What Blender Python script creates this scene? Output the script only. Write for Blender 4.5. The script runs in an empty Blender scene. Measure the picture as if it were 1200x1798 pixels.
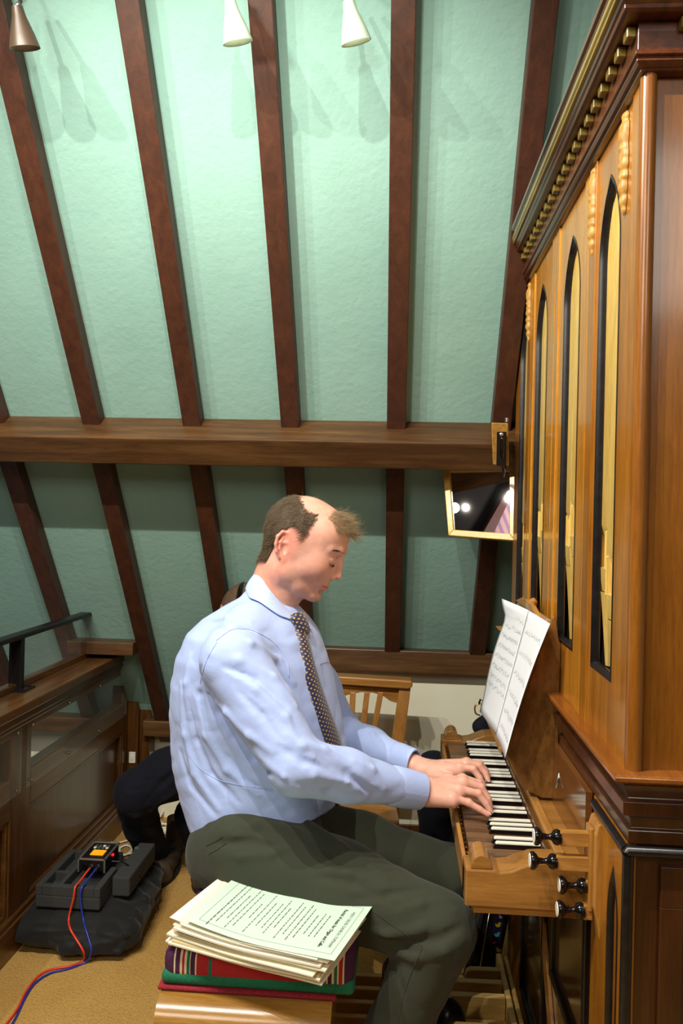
import bpy, bmesh, math, random
import numpy as np
from mathutils import Vector, Matrix

random.seed(7)
rng = np.random.default_rng(7)
SC = bpy.context.scene
COL = SC.collection
# ------------------------------------------------------------------ camera
FPX, ROLL, PSI, CAMZ = 1400.0, 0.0225, math.atan(103/1400), 1.43
RX = Vector((math.cos(PSI), math.sin(PSI), 0)); FW = Vector((-math.sin(PSI), math.cos(PSI), 0)); UP = Vector((0, 0, 1))
camd = bpy.data.cameras.new('camera'); cam = bpy.data.objects.new('camera', camd); COL.objects.link(cam)
camd.sensor_fit = 'VERTICAL'; camd.sensor_height = 36.0; camd.lens = FPX/1798*36; camd.clip_start = 0.05
cx = RX*math.cos(ROLL) + UP*math.sin(ROLL); cy = -RX*math.sin(ROLL) + UP*math.cos(ROLL); cz = -FW
M = Matrix((cx, cy, cz)).transposed().to_4x4(); M.translation = Vector((0, 0, CAMZ)); cam.matrix_world = M
SC.camera = cam
# ------------------------------------------------------------------ world, exposure, lamps and fill lights
SC.view_settings.view_transform = 'Standard'; SC.view_settings.look = 'None'
SC.view_settings.gamma = 1.0; SC.view_settings.use_curve_mapping = False
SC.view_settings.exposure = 0.28
W = bpy.data.worlds.new('world'); SC.world = W; W.use_nodes = True
W.node_tree.nodes['Background'].inputs[0].default_value = (1.0, 0.93, 0.82, 1)
W.node_tree.nodes['Background'].inputs[1].default_value = 0.135

def area_light(name, loc, aim, size, power, col, sy=None):
    l = bpy.data.lights.new(name, 'AREA'); l.energy = power; l.color = col; l.size = size
    if sy: l.shape = 'RECTANGLE'; l.size_y = sy
    o = bpy.data.objects.new(name, l); COL.objects.link(o); o.location = loc
    o.rotation_euler = (Vector(aim)-Vector(loc)).to_track_quat('-Z', 'Y').to_euler(); return o
def spot_light(name, loc, aim, power, col, ang, blend=0.5, rad=0.03):
    l = bpy.data.lights.new(name, 'SPOT'); l.energy = power; l.color = col; l.spot_size = math.radians(ang)
    l.spot_blend = blend; l.shadow_soft_size = rad
    o = bpy.data.objects.new(name, l); COL.objects.link(o); o.location = loc
    o.rotation_euler = (Vector(aim)-Vector(loc)).to_track_quat('-Z', 'Y').to_euler(); return o
WARM = (1.0, 0.93, 0.82)
# track of ceiling spots in front of the roof slope
for i, (x, p) in enumerate(((-1.45, 54), (-1.1, 66), (-0.72, 74), (-0.3, 62))):
    spot_light('ceiling_spot', (x, 0.75, 2.86), (-0.1+0.25*x, 2.1, 0.9), p, WARM, 112, 0.6, 0.010)
# wall washers beside the rafters
for x, p in ((-1.02, 5), (-0.62, 16), (-0.16, 6)):
    spot_light('washer_spot', (x, 1.35, 2.44), (x+0.08, 2.15, 2.36), p, (0.93, 1.0, 0.88), 115, 1.0, 0.03)
# unseen fill lights added behind the camera to lift the front
area_light('room_fill', (-1.2, -1.6, 2.9), (0.2, 1.9, 0.9), 1.0, 29, WARM)
area_light('room_fill', (1.0, -1.2, 2.7), (-0.2, 2.0, 0.8), 0.7, 10, WARM)

# ------------------------------------------------------------------ pixel -> room helpers (points of the photo at a real depth)
def ray(px, py):
    u = (px-600)/FPX; v = -(py-899)/FPX
    a = u*math.cos(ROLL)-v*math.sin(ROLL); b = u*math.sin(ROLL)+v*math.cos(ROLL)
    return Vector((a*RX.x+FW.x, a*RX.y+FW.y, b))
def atY(px, py, Y):
    d = ray(px, py); return Vector((0, 0, CAMZ))+d*(Y/d.y)
def atX(px, py, X):
    d = ray(px, py); return Vector((0, 0, CAMZ))+d*(X/d.x)
def atZ(px, py, Z):
    d = ray(px, py); return Vector((0, 0, CAMZ))+d*((Z-CAMZ)/d.z)

# ------------------------------------------------------------------ materials
def lin(c):
    return tuple((x/255/12.92 if x/255 <= 0.04045 else ((x/255+0.055)/1.055)**2.4) for x in c)
def newmat(name):
    m = bpy.data.materials.new(name); m.use_nodes = True
    nt = m.node_tree; b = nt.nodes['Principled BSDF']; return m, nt, b
def nd(nt, t, **k):
    n = nt.nodes.new(t)
    for a, v in k.items(): setattr(n, a, v)
    return n
def coords(nt, scale=(1, 1, 1), rot=(0, 0, 0)):
    tc = nd(nt, 'ShaderNodeTexCoord'); mp = nd(nt, 'ShaderNodeMapping')
    mp.inputs['Scale'].default_value = scale; mp.inputs['Rotation'].default_value = rot
    nt.links.new(tc.outputs['Object'], mp.inputs[0]); return mp.outputs[0]
def ramp(nt, fac, stops):
    r = nd(nt, 'ShaderNodeValToRGB'); e = r.color_ramp.elements
    e[0].position, e[0].color = stops[0][0], (*stops[0][1], 1); e[1].position, e[1].color = stops[-1][0], (*stops[-1][1], 1)
    for p, c in stops[1:-1]:
        n = e.new(p); n.color = (*c, 1)
    nt.links.new(fac, r.inputs[0]); return r.outputs[0]
def noise(nt, vec, scale, detail=4, rough=0.6, dist=0.0):
    n = nd(nt, 'ShaderNodeTexNoise'); n.inputs['Scale'].default_value = scale; n.inputs['Detail'].default_value = detail
    n.inputs['Roughness'].default_value = rough; n.inputs['Distortion'].default_value = dist
    nt.links.new(vec, n.inputs['Vector']); return n.outputs['Fac']
def bump(nt, b, h, strength, dist=0.002):
    n = nd(nt, 'ShaderNodeBump'); n.inputs['Strength'].default_value = strength; n.inputs['Distance'].default_value = dist
    nt.links.new(h, n.inputs['Height']); nt.links.new(n.outputs[0], b.inputs['Normal'])
def plain(name, c, rough=0.5, metal=0.0, spec=0.5, em=None, emc=None):
    m, nt, b = newmat(name); b.inputs['Base Color'].default_value = (*lin(c), 1)
    b.inputs['Roughness'].default_value = rough; b.inputs['Metallic'].default_value = metal
    b.inputs['Specular IOR Level'].default_value = spec
    if em: b.inputs['Emission Color'].default_value = (*lin(emc or c), 1); b.inputs['Emission Strength'].default_value = em
    return m
def noisy(name, c1, c2, scale, rough=0.7, bs=0.3, bd=0.002, detail=4, sc3=(1, 1, 1), spec=0.5, bscale=None):
    m, nt, b = newmat(name); v = coords(nt, sc3); n = noise(nt, v, scale, detail)
    nt.links.new(ramp(nt, n, [(0.3, lin(c1)), (0.7, lin(c2))]), b.inputs['Base Color'])
    b.inputs['Roughness'].default_value = rough; b.inputs['Specular IOR Level'].default_value = spec
    bump(nt, b, n if bscale is None else noise(nt, v, bscale, 5), bs, bd); return m
def wood(name, dark, mid, light, grain='z', rough=0.35, coat=0.0, fine=1.0, bs=0.15):
    sc = {'x': (1.2, 14, 14), 'y': (14, 1.2, 14), 'z': (14, 14, 1.2)}[grain]
    m, nt, b = newmat(name); v = coords(nt, sc)
    n1 = noise(nt, v, 2.2*fine, 6, 0.62, 0.6)
    v2 = coords(nt, tuple(s*6 for s in sc)); n2 = noise(nt, v2, 3.0, 3, 0.7)
    c1 = ramp(nt, n1, [(0.28, lin(dark)), (0.5, lin(mid)), (0.74, lin(light))])
    mx = nd(nt, 'ShaderNodeMix', data_type='RGBA', blend_type='MULTIPLY'); mx.inputs[0].default_value = 0.45
    nt.links.new(c1, mx.inputs[6]); nt.links.new(ramp(nt, n2, [(0.35, (0.55, 0.5, 0.45)), (0.6, (1, 1, 1))]), mx.inputs[7])
    nt.links.new(mx.outputs[2], b.inputs['Base Color'])
    b.inputs['Roughness'].default_value = rough
    b.inputs['Coat Weight'].default_value = coat; b.inputs['Coat Roughness'].default_value = 0.12
    bump(nt, b, n2, bs, 0.0006); return m

M_PLASTER = None
def mk_plaster():
    m, nt, b = newmat('green_plaster'); v = coords(nt)
    n = noise(nt, v, 1.6, 4); n2 = noise(nt, v, 46, 5, 0.6, 0.15); n3 = noise(nt, v, 9, 3)
    nt.links.new(ramp(nt, n, [(0.3, lin((130, 167, 155))), (0.7, lin((143, 180, 168)))]), b.inputs['Base Color'])
    b.inputs['Roughness'].default_value = 0.75
    ad = nd(nt, 'ShaderNodeMath', operation='MULTIPLY_ADD'); ad.inputs[1].default_value = 0.9
    nt.links.new(n3, ad.inputs[0]); nt.links.new(n2, ad.inputs[2])
    bump(nt, b, ad.outputs[0], 0.42, 0.004); return m
M_PLASTER = mk_plaster()
M_CREAM = noisy('cream_plaster', (226, 224, 198), (234, 232, 210), 3, 0.8, 0.2, 0.002, bscale=60)
def mk_carpet():
    m, nt, b = newmat('carpet'); v = coords(nt)
    vo = nd(nt, 'ShaderNodeTexVoronoi'); vo.inputs['Scale'].default_value = 185; nt.links.new(v, vo.inputs['Vector'])
    n = noise(nt, v, 3, 4)
    c = ramp(nt, n, [(0.3, lin((192, 148, 74))), (0.7, lin((208, 166, 92)))])
    mx = nd(nt, 'ShaderNodeMix', data_type='RGBA', blend_type='MULTIPLY'); mx.inputs[0].default_value = 0.4
    nt.links.new(c, mx.inputs[6]); nt.links.new(ramp(nt, vo.outputs['Distance'], [(0.1, (1, 1, 1)), (0.75, (0.42, 0.36, 0.28))]), mx.inputs[7])
    nt.links.new(mx.outputs[2], b.inputs['Base Color']); b.inputs['Roughness'].default_value = 0.95
    inv = nd(nt, 'ShaderNodeMath', operation='SUBTRACT'); inv.inputs[0].default_value = 1.0
    nt.links.new(vo.outputs['Distance'], inv.inputs[1]); bump(nt, b, inv.outputs[0], 0.8, 0.003); return m
M_CARPET = mk_carpet()
M_RAFT = wood('rafter_wood', (54, 27, 14), (68, 35, 19), (82, 44, 25), 'z', 0.5)
M_BEAM = wood('beam_wood', (58, 36, 16), (84, 55, 27), (108, 76, 42), 'x', 0.42)
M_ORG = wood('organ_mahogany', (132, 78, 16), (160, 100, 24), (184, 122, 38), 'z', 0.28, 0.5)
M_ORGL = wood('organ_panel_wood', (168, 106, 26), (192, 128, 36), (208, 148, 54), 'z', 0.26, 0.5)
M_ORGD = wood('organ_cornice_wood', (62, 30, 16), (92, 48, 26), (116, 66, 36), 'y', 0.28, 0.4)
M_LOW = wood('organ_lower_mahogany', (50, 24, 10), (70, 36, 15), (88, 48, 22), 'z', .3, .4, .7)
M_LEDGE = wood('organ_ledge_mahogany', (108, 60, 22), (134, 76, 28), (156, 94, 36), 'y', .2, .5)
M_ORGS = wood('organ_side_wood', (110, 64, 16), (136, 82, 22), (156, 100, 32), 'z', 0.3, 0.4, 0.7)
M_GILT = noisy('carved_limewood', (146, 102, 38), (184, 140, 64), 90, 0.5, 0.3, 0.001)
M_OLIVE = wood('cornice_gilt_wood', (112, 92, 36), (138, 116, 50), (160, 138, 66), 'y', 0.35, 0.3)
M_PIPE = wood('pipe_limewood', (196, 160, 78), (220, 186, 100), (234, 204, 124), 'z', 0.38, 0.2, 0.6)
M_BLACK = noisy('black_moulding', (14, 12, 14), (28, 26, 28), 60, 0.3, 0.1)
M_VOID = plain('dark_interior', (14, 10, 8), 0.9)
M_OAK = wood('oak_xgrain', (150, 100, 44), (182, 128, 62), (204, 152, 82), 'x', 0.35, 0.35)
M_OAKY = wood('oak_ygrain', (150, 100, 44), (182, 128, 62), (204, 152, 82), 'y', 0.35, 0.3)
M_OAKZ = wood('oak_zgrain', (146, 98, 42), (176, 124, 56), (196, 146, 74), 'z', 0.35, 0.3)
M_CHEEK = wood('key_cheek_wood', (136, 92, 42), (164, 114, 54), (184, 132, 66), 'x', 0.3, 0.4)
M_BALC = wood('balcony_oak', (58, 33, 13), (86, 52, 20), (108, 70, 30), 'z', 0.32, 0.3)
M_BALCY = wood('balcony_oak_long', (66, 40, 17), (94, 60, 27), (120, 80, 38), 'y', 0.34, 0.3)
M_NAT = wood('key_rosewood', (70, 48, 32), (104, 74, 48), (140, 104, 68), 'x', 0.28, 0.2, 1.0)
M_IVORY = plain('ivory', (238, 236, 222), 0.25)
M_EBONY = plain('ebony', (16, 13, 14), 0.18)
M_STEEL = plain('steel', (190, 190, 188), 0.25, 1.0)
M_BRASS = plain('brass', (200, 160, 80), 0.25, 1.0)
M_IRON = plain('black_iron', (28, 24, 24), 0.4, 0.3)
M_PAPER = plain('white_paper', (236, 239, 243), 0.7)

# ------------------------------------------------------------------ mesh helpers
ORG = {}
def origin_of(parent):
    return ORG.get(parent.name, Vector((0, 0, 0))) if parent is not None else Vector((0, 0, 0))
def mesh_obj(name, verts, faces, mat, parent=None, smooth=False, bevel=0.0, seg=2, loc=None, mats=None, fmat=None, auto=None):
    """verts in room coordinates; a part's mesh is stored relative to its thing's base."""
    me = bpy.data.meshes.new(name); o = bpy.data.objects.new(name, me); COL.objects.link(o)
    base = origin_of(parent)
    if parent is None and loc is not None: base = Vector(loc); o.location = base
    V = np.asarray(verts, dtype=float).reshape(-1, 3) - np.array(base)
    me.from_pydata(V.tolist(), [], [tuple(int(i) for i in f) for f in faces])
    for m in (mats or [mat]): me.materials.append(m)
    if fmat is not None: me.polygons.foreach_set('material_index', list(fmat))
    bm = bmesh.new(); bm.from_mesh(me); bmesh.ops.recalc_face_normals(bm, faces=bm.faces); bm.to_mesh(me); bm.free()
    if smooth: me.polygons.foreach_set('use_smooth', [True]*len(me.polygons))
    if auto is not None:
        me.polygons.foreach_set('use_smooth', [True]*len(me.polygons))
        me.set_sharp_from_angle(angle=math.radians(auto))
    if bevel:
        b = o.modifiers.new('bevel', 'BEVEL'); b.width = bevel; b.segments = seg; b.limit_method = 'ANGLE'; b.angle_limit = math.radians(40)
    if parent is not None: o.parent = parent
    ORG[o.name] = base
    return o
def tag(o, label=None, cat=None, group=None, kind=None):
    if label: o['label'] = label
    if cat: o['category'] = cat
    if group: o['group'] = group
    if kind: o['kind'] = kind
    return o
def thing(name, loc, label, cat, group=None, kind=None):
    o = bpy.data.objects.new(name, None); COL.objects.link(o); o.location = loc; o.empty_display_size = 0.05
    ORG[o.name] = Vector(loc); return tag(o, label, cat, group, kind)
class MB:
    def __init__(s): s.v = []; s.f = []; s.m = []
    def add(s, v, f, mi=0):
        n = len(s.v); s.v += [tuple(x) for x in v]; s.f += [tuple(i+n for i in q) for q in f]; s.m += [mi]*len(f); return s
    def box(s, a, b, mi=0):
        x0, y0, z0 = a; x1, y1, z1 = b
        v = [(x0, y0, z0), (x1, y0, z0), (x1, y1, z0), (x0, y1, z0), (x0, y0, z1), (x1, y0, z1), (x1, y1, z1), (x0, y1, z1)]
        return s.hexa(v, mi)
    def hexa(s, v, mi=0):
        return s.add(v, [(0, 3, 2, 1), (4, 5, 6, 7), (0, 1, 5, 4), (1, 2, 6, 5), (2, 3, 7, 6), (3, 0, 4, 7)], mi)
    def prism(s, poly, A, B, mi=0):
        """poly: list of 3D points; extruded by the vector B-A"""
        n = len(poly); d = Vector(B)-Vector(A); P = [Vector(p) for p in poly]
        v = P+[p+d for p in P]
        f = [tuple(range(n))[::-1], tuple(range(n, 2*n))]+[(i, (i+1) % n, n+(i+1) % n, n+i) for i in range(n)]
        return s.add(v, f, mi)
    def tube(s, pts, r, n=10, mi=0, caps=True, flat=None):
        P = [Vector(p) for p in pts]; rs = r if hasattr(r, '__len__') else [r]*len(P)
        base = len(s.v); up = None; V = []
        for i, p in enumerate(P):
            t = (P[min(i+1, len(P)-1)]-P[max(i-1, 0)]).normalized()
            if up is None: up = Vector((0, 0, 1)) if abs(t.z) < 0.9 else Vector((1, 0, 0))
            side = t.cross(up).normalized(); up = side.cross(t).normalized()
            for k in range(n):
                a = 2*math.pi*k/n; V.append(p+side*math.cos(a)*rs[i]+up*math.sin(a)*rs[i]*(flat or 1))
        f = []
        for i in range(len(P)-1):
            for k in range(n):
                f.append((i*n+k, i*n+(k+1) % n, (i+1)*n+(k+1) % n, (i+1)*n+k))
        if caps: f.append(tuple(range(n))[::-1]); f.append(tuple((len(P)-1)*n+k for k in range(n)))
        return s.add(V, f, mi)
    def lathe(s, prof, o, axis, n=24, mi=0):
        """prof: (distance along axis, radius)"""
        ax = Vector(axis).normalized(); u = ax.cross(Vector((0, 0, 1)) if abs(ax.z) < 0.9 else Vector((1, 0, 0))).normalized(); w = ax.cross(u)
        V = []; o = Vector(o)
        for d, r in prof:
            for k in range(n):
                a = 2*math.pi*k/n; V.append(o+ax*d+(u*math.cos(a)+w*math.sin(a))*max(r, 1e-5))
        f = [(i*n+k, i*n+(k+1) % n, (i+1)*n+(k+1) % n, (i+1)*n+k) for i in range(len(prof)-1) for k in range(n)]
        f += [tuple(range(n))[::-1], tuple((len(prof)-1)*n+k for k in range(n))]
        return s.add(V, f, mi)
    def grid(s, P, mi=0):
        """P: rows of points"""
        h, w = len(P), len(P[0]); V = [p for r in P for p in r]
        return s.add(V, [(i*w+j, i*w+j+1, (i+1)*w+j+1, (i+1)*w+j) for i in range(h-1) for j in range(w-1)], mi)
    def make(s, name, mat, parent=None, **k):
        if isinstance(mat, (list, tuple)): return mesh_obj(name, s.v, s.f, None, parent, mats=list(mat), fmat=s.m, **k)
        return mesh_obj(name, s.v, s.f, mat, parent, **k)
def copy_tree(o, parent=None, loc=None):
    c = o.copy(); COL.objects.link(c); c.parent = parent
    if loc is not None: c.location = loc
    ORG[c.name] = ORG.get(o.name, Vector((0, 0, 0)))
    for ch in list(o.children):
        copy_tree(ch, c)
    return c
def bez(pts, n=12):
    """Catmull-Rom through pts"""
    P = [Vector(p) for p in pts]; P = [P[0]*2-P[1]]+P+[P[-1]*2-P[-2]]; out = []
    for i in range(1, len(P)-2):
        for k in range(n):
            t = k/n; a, b, c, d = P[i-1:i+3]
            out.append(0.5*((2*b)+(c-a)*t+(2*a-5*b+4*c-d)*t*t+(3*b-a-3*c+d)*t**3))
    out.append(P[-2]); return out
# ================================================================== SETTING
SL = Vector((0, -0.584, 0.812)); NR = Vector((0, -0.812, -0.584)); RO = Vector((0, 3.3, 0.871))
def rp(x, s, off=0.0): return RO+SL*s+NR*off+Vector((x, 0, 0))
XS = -0.56
b = MB()
# right: the slope ends on the knee wall; left: it runs on lower
b.hexa([rp(XS, 0, 0), rp(2.2, 0, 0), rp(2.2, 0, -.08), rp(XS, 0, -.08), rp(XS, 3.6, 0), rp(2.2, 3.6, 0), rp(2.2, 3.6, -.08), rp(XS, 3.6, -.08)])
b.hexa([rp(-5, -.60, 0), rp(XS, -.60, 0), rp(XS, -.60, -.08), rp(-5, -.60, -.08), rp(-5, 3.6, 0), rp(XS, 3.6, 0), rp(XS, 3.6, -.08), rp(-5, 3.6, -.08)])
ceiling = tag(b.make('ceiling', M_PLASTER), 'sloping pale green plastered roof slope between dark rafters', kind='structure')
def rafter(x, s0=-.60, s1=3.6, w=.062):
    b = MB(); lo, hi = 0.0, .055
    b.hexa([rp(x, s0, lo), rp(x+w, s0, lo), rp(x+w, s0, hi), rp(x, s0, hi), rp(x, s1, lo), rp(x+w, s1, lo), rp(x+w, s1, hi), rp(x, s1, hi)])
    o = b.make('rafter', M_RAFT, ceiling, bevel=.003); return o
for x in (-1.765, -1.42, -1.082, -.735): rafter(x)
for x in (-.402, -.05, .292, .635): rafter(x, 0)
# purlin crossing in front of the rafters
m0 = Vector((0, 2.676, 1.7386))
pf = [m0, m0+NR*.14, m0+NR*.14-SL*.102, m0-SL*.102]
MB().prism([p+Vector((-5, 0, 0)) for p in pf], (0, 0, 0), (7.2, 0, 0)).make('purlin', M_BEAM, ceiling, bevel=.004)
# wall plates
MB().box((XS-.01, 3.235, .785), (2.2, 3.31, .875)).make('wall_plate', M_BEAM, ceiling, bevel=.004)
MB().box((-1.13, 3.50, .405), (XS, 3.64, .475)).make('wall_plate', M_BEAM, ceiling, bevel=.004)
MB().box((-5, 3.50, .405), (-1.30, 3.64, .475)).make('wall_plate', M_BEAM, ceiling, bevel=.004)
MB().box((-1.36, 3.20, .82), (-1.082, 3.33, .872)).make('noggin', M_BEAM, ceiling, bevel=.003)
tag(MB().box((XS, 3.3, 0), (2.2, 3.4, .80)).make('wall_back', M_CREAM), 'low cream knee wall under the right half of the slope', kind='structure')
tag(MB().box((-1.14, 3.62, 0), (XS, 3.72, .43)).make('wall_rear', M_CREAM), 'low cream wall in the corner beside the balcony', kind='structure')
tag(MB().box((XS, 3.4, 0), (XS+.08, 3.72, .80)).make('wall_return', M_CREAM), 'short return of the cream knee wall', kind='structure')
tag(MB().box((-5, 3.66, -3), (-1.2, 3.76, .42)).make('wall_nave', M_CREAM), 'cream wall below the slope beyond the balcony', kind='structure')
tag(MB().box((-1.21, -3.2, -.08), (2.2, 3.62, 0)).make('floor', M_CARPET), 'gallery floor with woven mustard carpet', kind='structure')
tag(MB().box((XS, 3.285, 0), (.45, 3.30, .15)).make('baseboard_back', M_BALC), 'brown skirting along the cream knee wall', kind='structure')
tag(MB().box((2.2, -3.2, 0), (2.3, 3.4, 3.6)).make('wall_right', M_CREAM), 'plain wall behind the organ', kind='structure')
tag(MB().box((-5, -3.3, -3), (2.2, -3.2, 4.2)).make('wall_front', plain('dark_end_wall', (40, 30, 28), .7)), 'dark panelled wall behind the photographer', kind='structure')

# ================================================================== BALCONY PARAPET
XB = -1.21
bal = thing('balcony_parapet', (XB-.03, 2.6, 0), 'dark oak balcony parapet with glazed slot and black handrail, at left', 'balcony')
MB().box((XB-.16, -1.0, .765), (XB+.035, 3.44, .80)).box((XB-.13, -1.0, .735), (XB+.022, 3.46, .765)).box((XB-.12, -1, .715), (XB+.01, 3.46, .735)).make('ledge', M_BALCY, bal, bevel=.005)
MB().box((XB-.105, .6, .80), (XB-.075, 3.36, .822)).make('glazing_bead', M_BALCY, bal, bevel=.003)
for y0, y1 in ((-1.0, -.6), (.9, 1.06), (2.44, 2.58), (3.47, 3.56)):
    MB().box((XB-.05, y0, .0), (XB, y1, .72)).make('stile', M_BALC, bal, bevel=.003)
MB().box((XB-.06, -1, 0), (XB+.018, 3.56, .10)).box((XB-.06, -1, .10), (XB+.010, 3.56, .118)).make('plinth', M_BALCY, bal, bevel=.004)
for y0, y1 in ((1.06, 2.44), (2.58, 3.47)):
    MB().box((XB-.05, y0, .43), (XB, y1, .555)).make('rail', M_BALCY, bal, bevel=.003)
    MB().box((XB-.05, y0, .69), (XB, y1, .72)).make('rail', M_BALCY, bal, bevel=.003)
    MB().box((XB-.035, y0, .118), (XB-.02, y1, .43)).make('panel', M_BALC, bal)
    q = MB()
    for a, c in (((y0, .118), (y1, .133)), ((y0, .415), (y1, .43))): q.box((XB-.02, a[0], a[1]), (XB-.004, c[0], c[1]))
    for a in (y0, y1-.015): q.box((XB-.02, a, .133), (XB-.004, a+.015, .415))
    q.make('panel_moulding', M_BALCY, bal, bevel=.003)
def glassmat(name, tint, rough=.02, a=.18):
    m, nt, b = newmat(name); b.inputs['Base Color'].default_value = (*lin(tint), 1); b.inputs['Roughness'].default_value = rough
    b.inputs['Alpha'].default_value = a; b.inputs['Specular IOR Level'].default_value = .8; return m
M_PERSPEX = glassmat('perspex', (215, 225, 215), .02, .07)
for y0, y1 in ((1.08, 2.50), (2.545, 3.50)):
    g = MB().box((XB+.001, y0, .50), (XB+.005, y1, .715)).make('glass_pane', M_PERSPEX, bal)
    n = 4 if y1 > 3 else 3
    for k in range(n):
        y = y0+.03+(y1-y0-.06)*k/(n-1)
        for z in (.515, .70):
            s = MB().lathe([(0, .006), (.003, .006), (.005, .003)], (XB+.005, y, z), (1, 0, 0), 10).make('screw', M_STEEL, g, smooth=True)
MB().box((XB-.093, 2.68, .822), (XB-.088, 3.36, .965)).make('glass_pane', glassmat('screen_glass', (215, 205, 205), .03, .10), bal)
hr = MB().hexa([(XB-.10, .4, .975), (XB-.055, .4, .975), (XB-.055, 3.50, .975), (XB-.10, 3.50, .975), (XB-.10, .4, .992), (XB-.055, .4, .992), (XB-.055, 3.50, .992), (XB-.10, 3.50, .992)])
hr.box((XB-.09, 3.46, .962), (XB+.13, 3.485, .982)).make('handrail', M_IRON, bal, bevel=.004)
for y in (1.2, 2.63):
    p = MB().box((XB-.105, y-.012, .80), (XB-.06, y+.012, .976)).make('post', M_IRON, bal, bevel=.002)
    MB().box((XB-.13, y-.045, .80), (XB-.035, y+.045, .806)).lathe([(0, .006), (.005, .006)], (XB-.05, y-.03, .806), (0, 0, 1), 8).lathe([(0, .006), (.005, .006)], (XB-.05, y+.03, .806), (0, 0, 1), 8).make('base_plate', M_IRON, p)
# corner post with stepped mouldings where the parapet meets the wall
MB().box((XB-.05, 3.56, 0), (XB+.10, 3.63, .74)).box((XB, 3.53, 0), (XB+.05, 3.57, .72)).box((XB+.06, 3.545, 0), (XB+.10, 3.57, .44)).make('corner_post', M_BALC, bal, bevel=.004)
so = thing('socket_outlet', (XB+.03, 3.527, .30), 'small white socket outlet low on the balcony corner post', 'socket')
MB().box((XB+.012, 3.522, .275), (XB+.042, 3.529, .325)).make('plate', M_IVORY, so, bevel=.002)
MB().box((XB+.02, 3.519, .29), (XB+.034, 3.522, .31)).make('rocker', M_IVORY, so, bevel=.001)

# ================================================================== ORGAN CASE
XF, YN, YF = .359, 1.245, 2.565
org = thing('chamber_organ', (.7, 1.9, 0), 'mahogany chamber organ case with lancet openings showing wooden pipes', 'organ')
def sweep(prof, mat, name, x1=1.05):
    rows = [[(x1, YN-e, z), (XF-e, YN-e, z), (XF-e, YF+e, z), (x1, YF+e, z)] for e, z in prof]
    rows = rows+[rows[0]]
    return MB().grid(rows).make(name, mat, org, bevel=.0008, seg=1)
# inner carcass (dark) and upper side
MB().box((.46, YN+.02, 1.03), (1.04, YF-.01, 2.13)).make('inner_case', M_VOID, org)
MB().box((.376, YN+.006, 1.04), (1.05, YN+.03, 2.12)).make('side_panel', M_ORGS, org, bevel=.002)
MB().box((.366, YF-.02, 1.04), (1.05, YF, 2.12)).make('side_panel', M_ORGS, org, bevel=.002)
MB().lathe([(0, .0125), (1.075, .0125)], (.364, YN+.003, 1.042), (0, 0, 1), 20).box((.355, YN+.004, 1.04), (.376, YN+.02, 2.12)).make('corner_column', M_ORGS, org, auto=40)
# cornice: stepped mouldings, dentils, frieze
sweep([(-.02, 2.212), (.062, 2.212), (.062, 2.204), (.058, 2.200), (.058, 2.196), (-.02, 2.196)], M_OLIVE, 'cornice_fillet')
sweep([(-.02, 2.235), (.066, 2.235), (.066, 2.226), (.060, 2.222), (.0625, 2.212), (-.02, 2.212)], M_ORGD, 'cornice_top')
sweep([(-.02, 2.196), (.053, 2.196), (.050, 2.190), (.046, 2.187), (.046, 2.180), (.040, 2.178), (.018, 2.178), (-.02, 2.178)], M_ORGD, 'cornice_moulding')
sweep([(-.02, 2.178), (.018, 2.178), (.018, 2.135), (.022, 2.131), (.0225, 2.126), (.017, 2.124), (.020, 2.119), (.016, 2.113), (.010, 2.110), (.012, 2.106), (.002, 2.104), (-.02, 2.104)], M_ORGD, 'frieze')
den = MB().box((XF-.018-.014, YN-.008, 2.160), (XF-.0175, YN+.014, 2.1775)).make('dentil', M_OLIVE, org, bevel=.0015, seg=1)
n = 26
for k in range(1, n):
    c = den.copy(); COL.objects.link(c); c.parent = org; c.location = (0, k*(YF-YN-.006)/(n-1), 0)
for x in (.40, .46, .52, .58):
    MB().box((x, YN-.018-.014, 2.160), (x+.027, YN-.0175, 2.1775)).make('dentil', M_OLIVE, org, bevel=.0015, seg=1)
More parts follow.
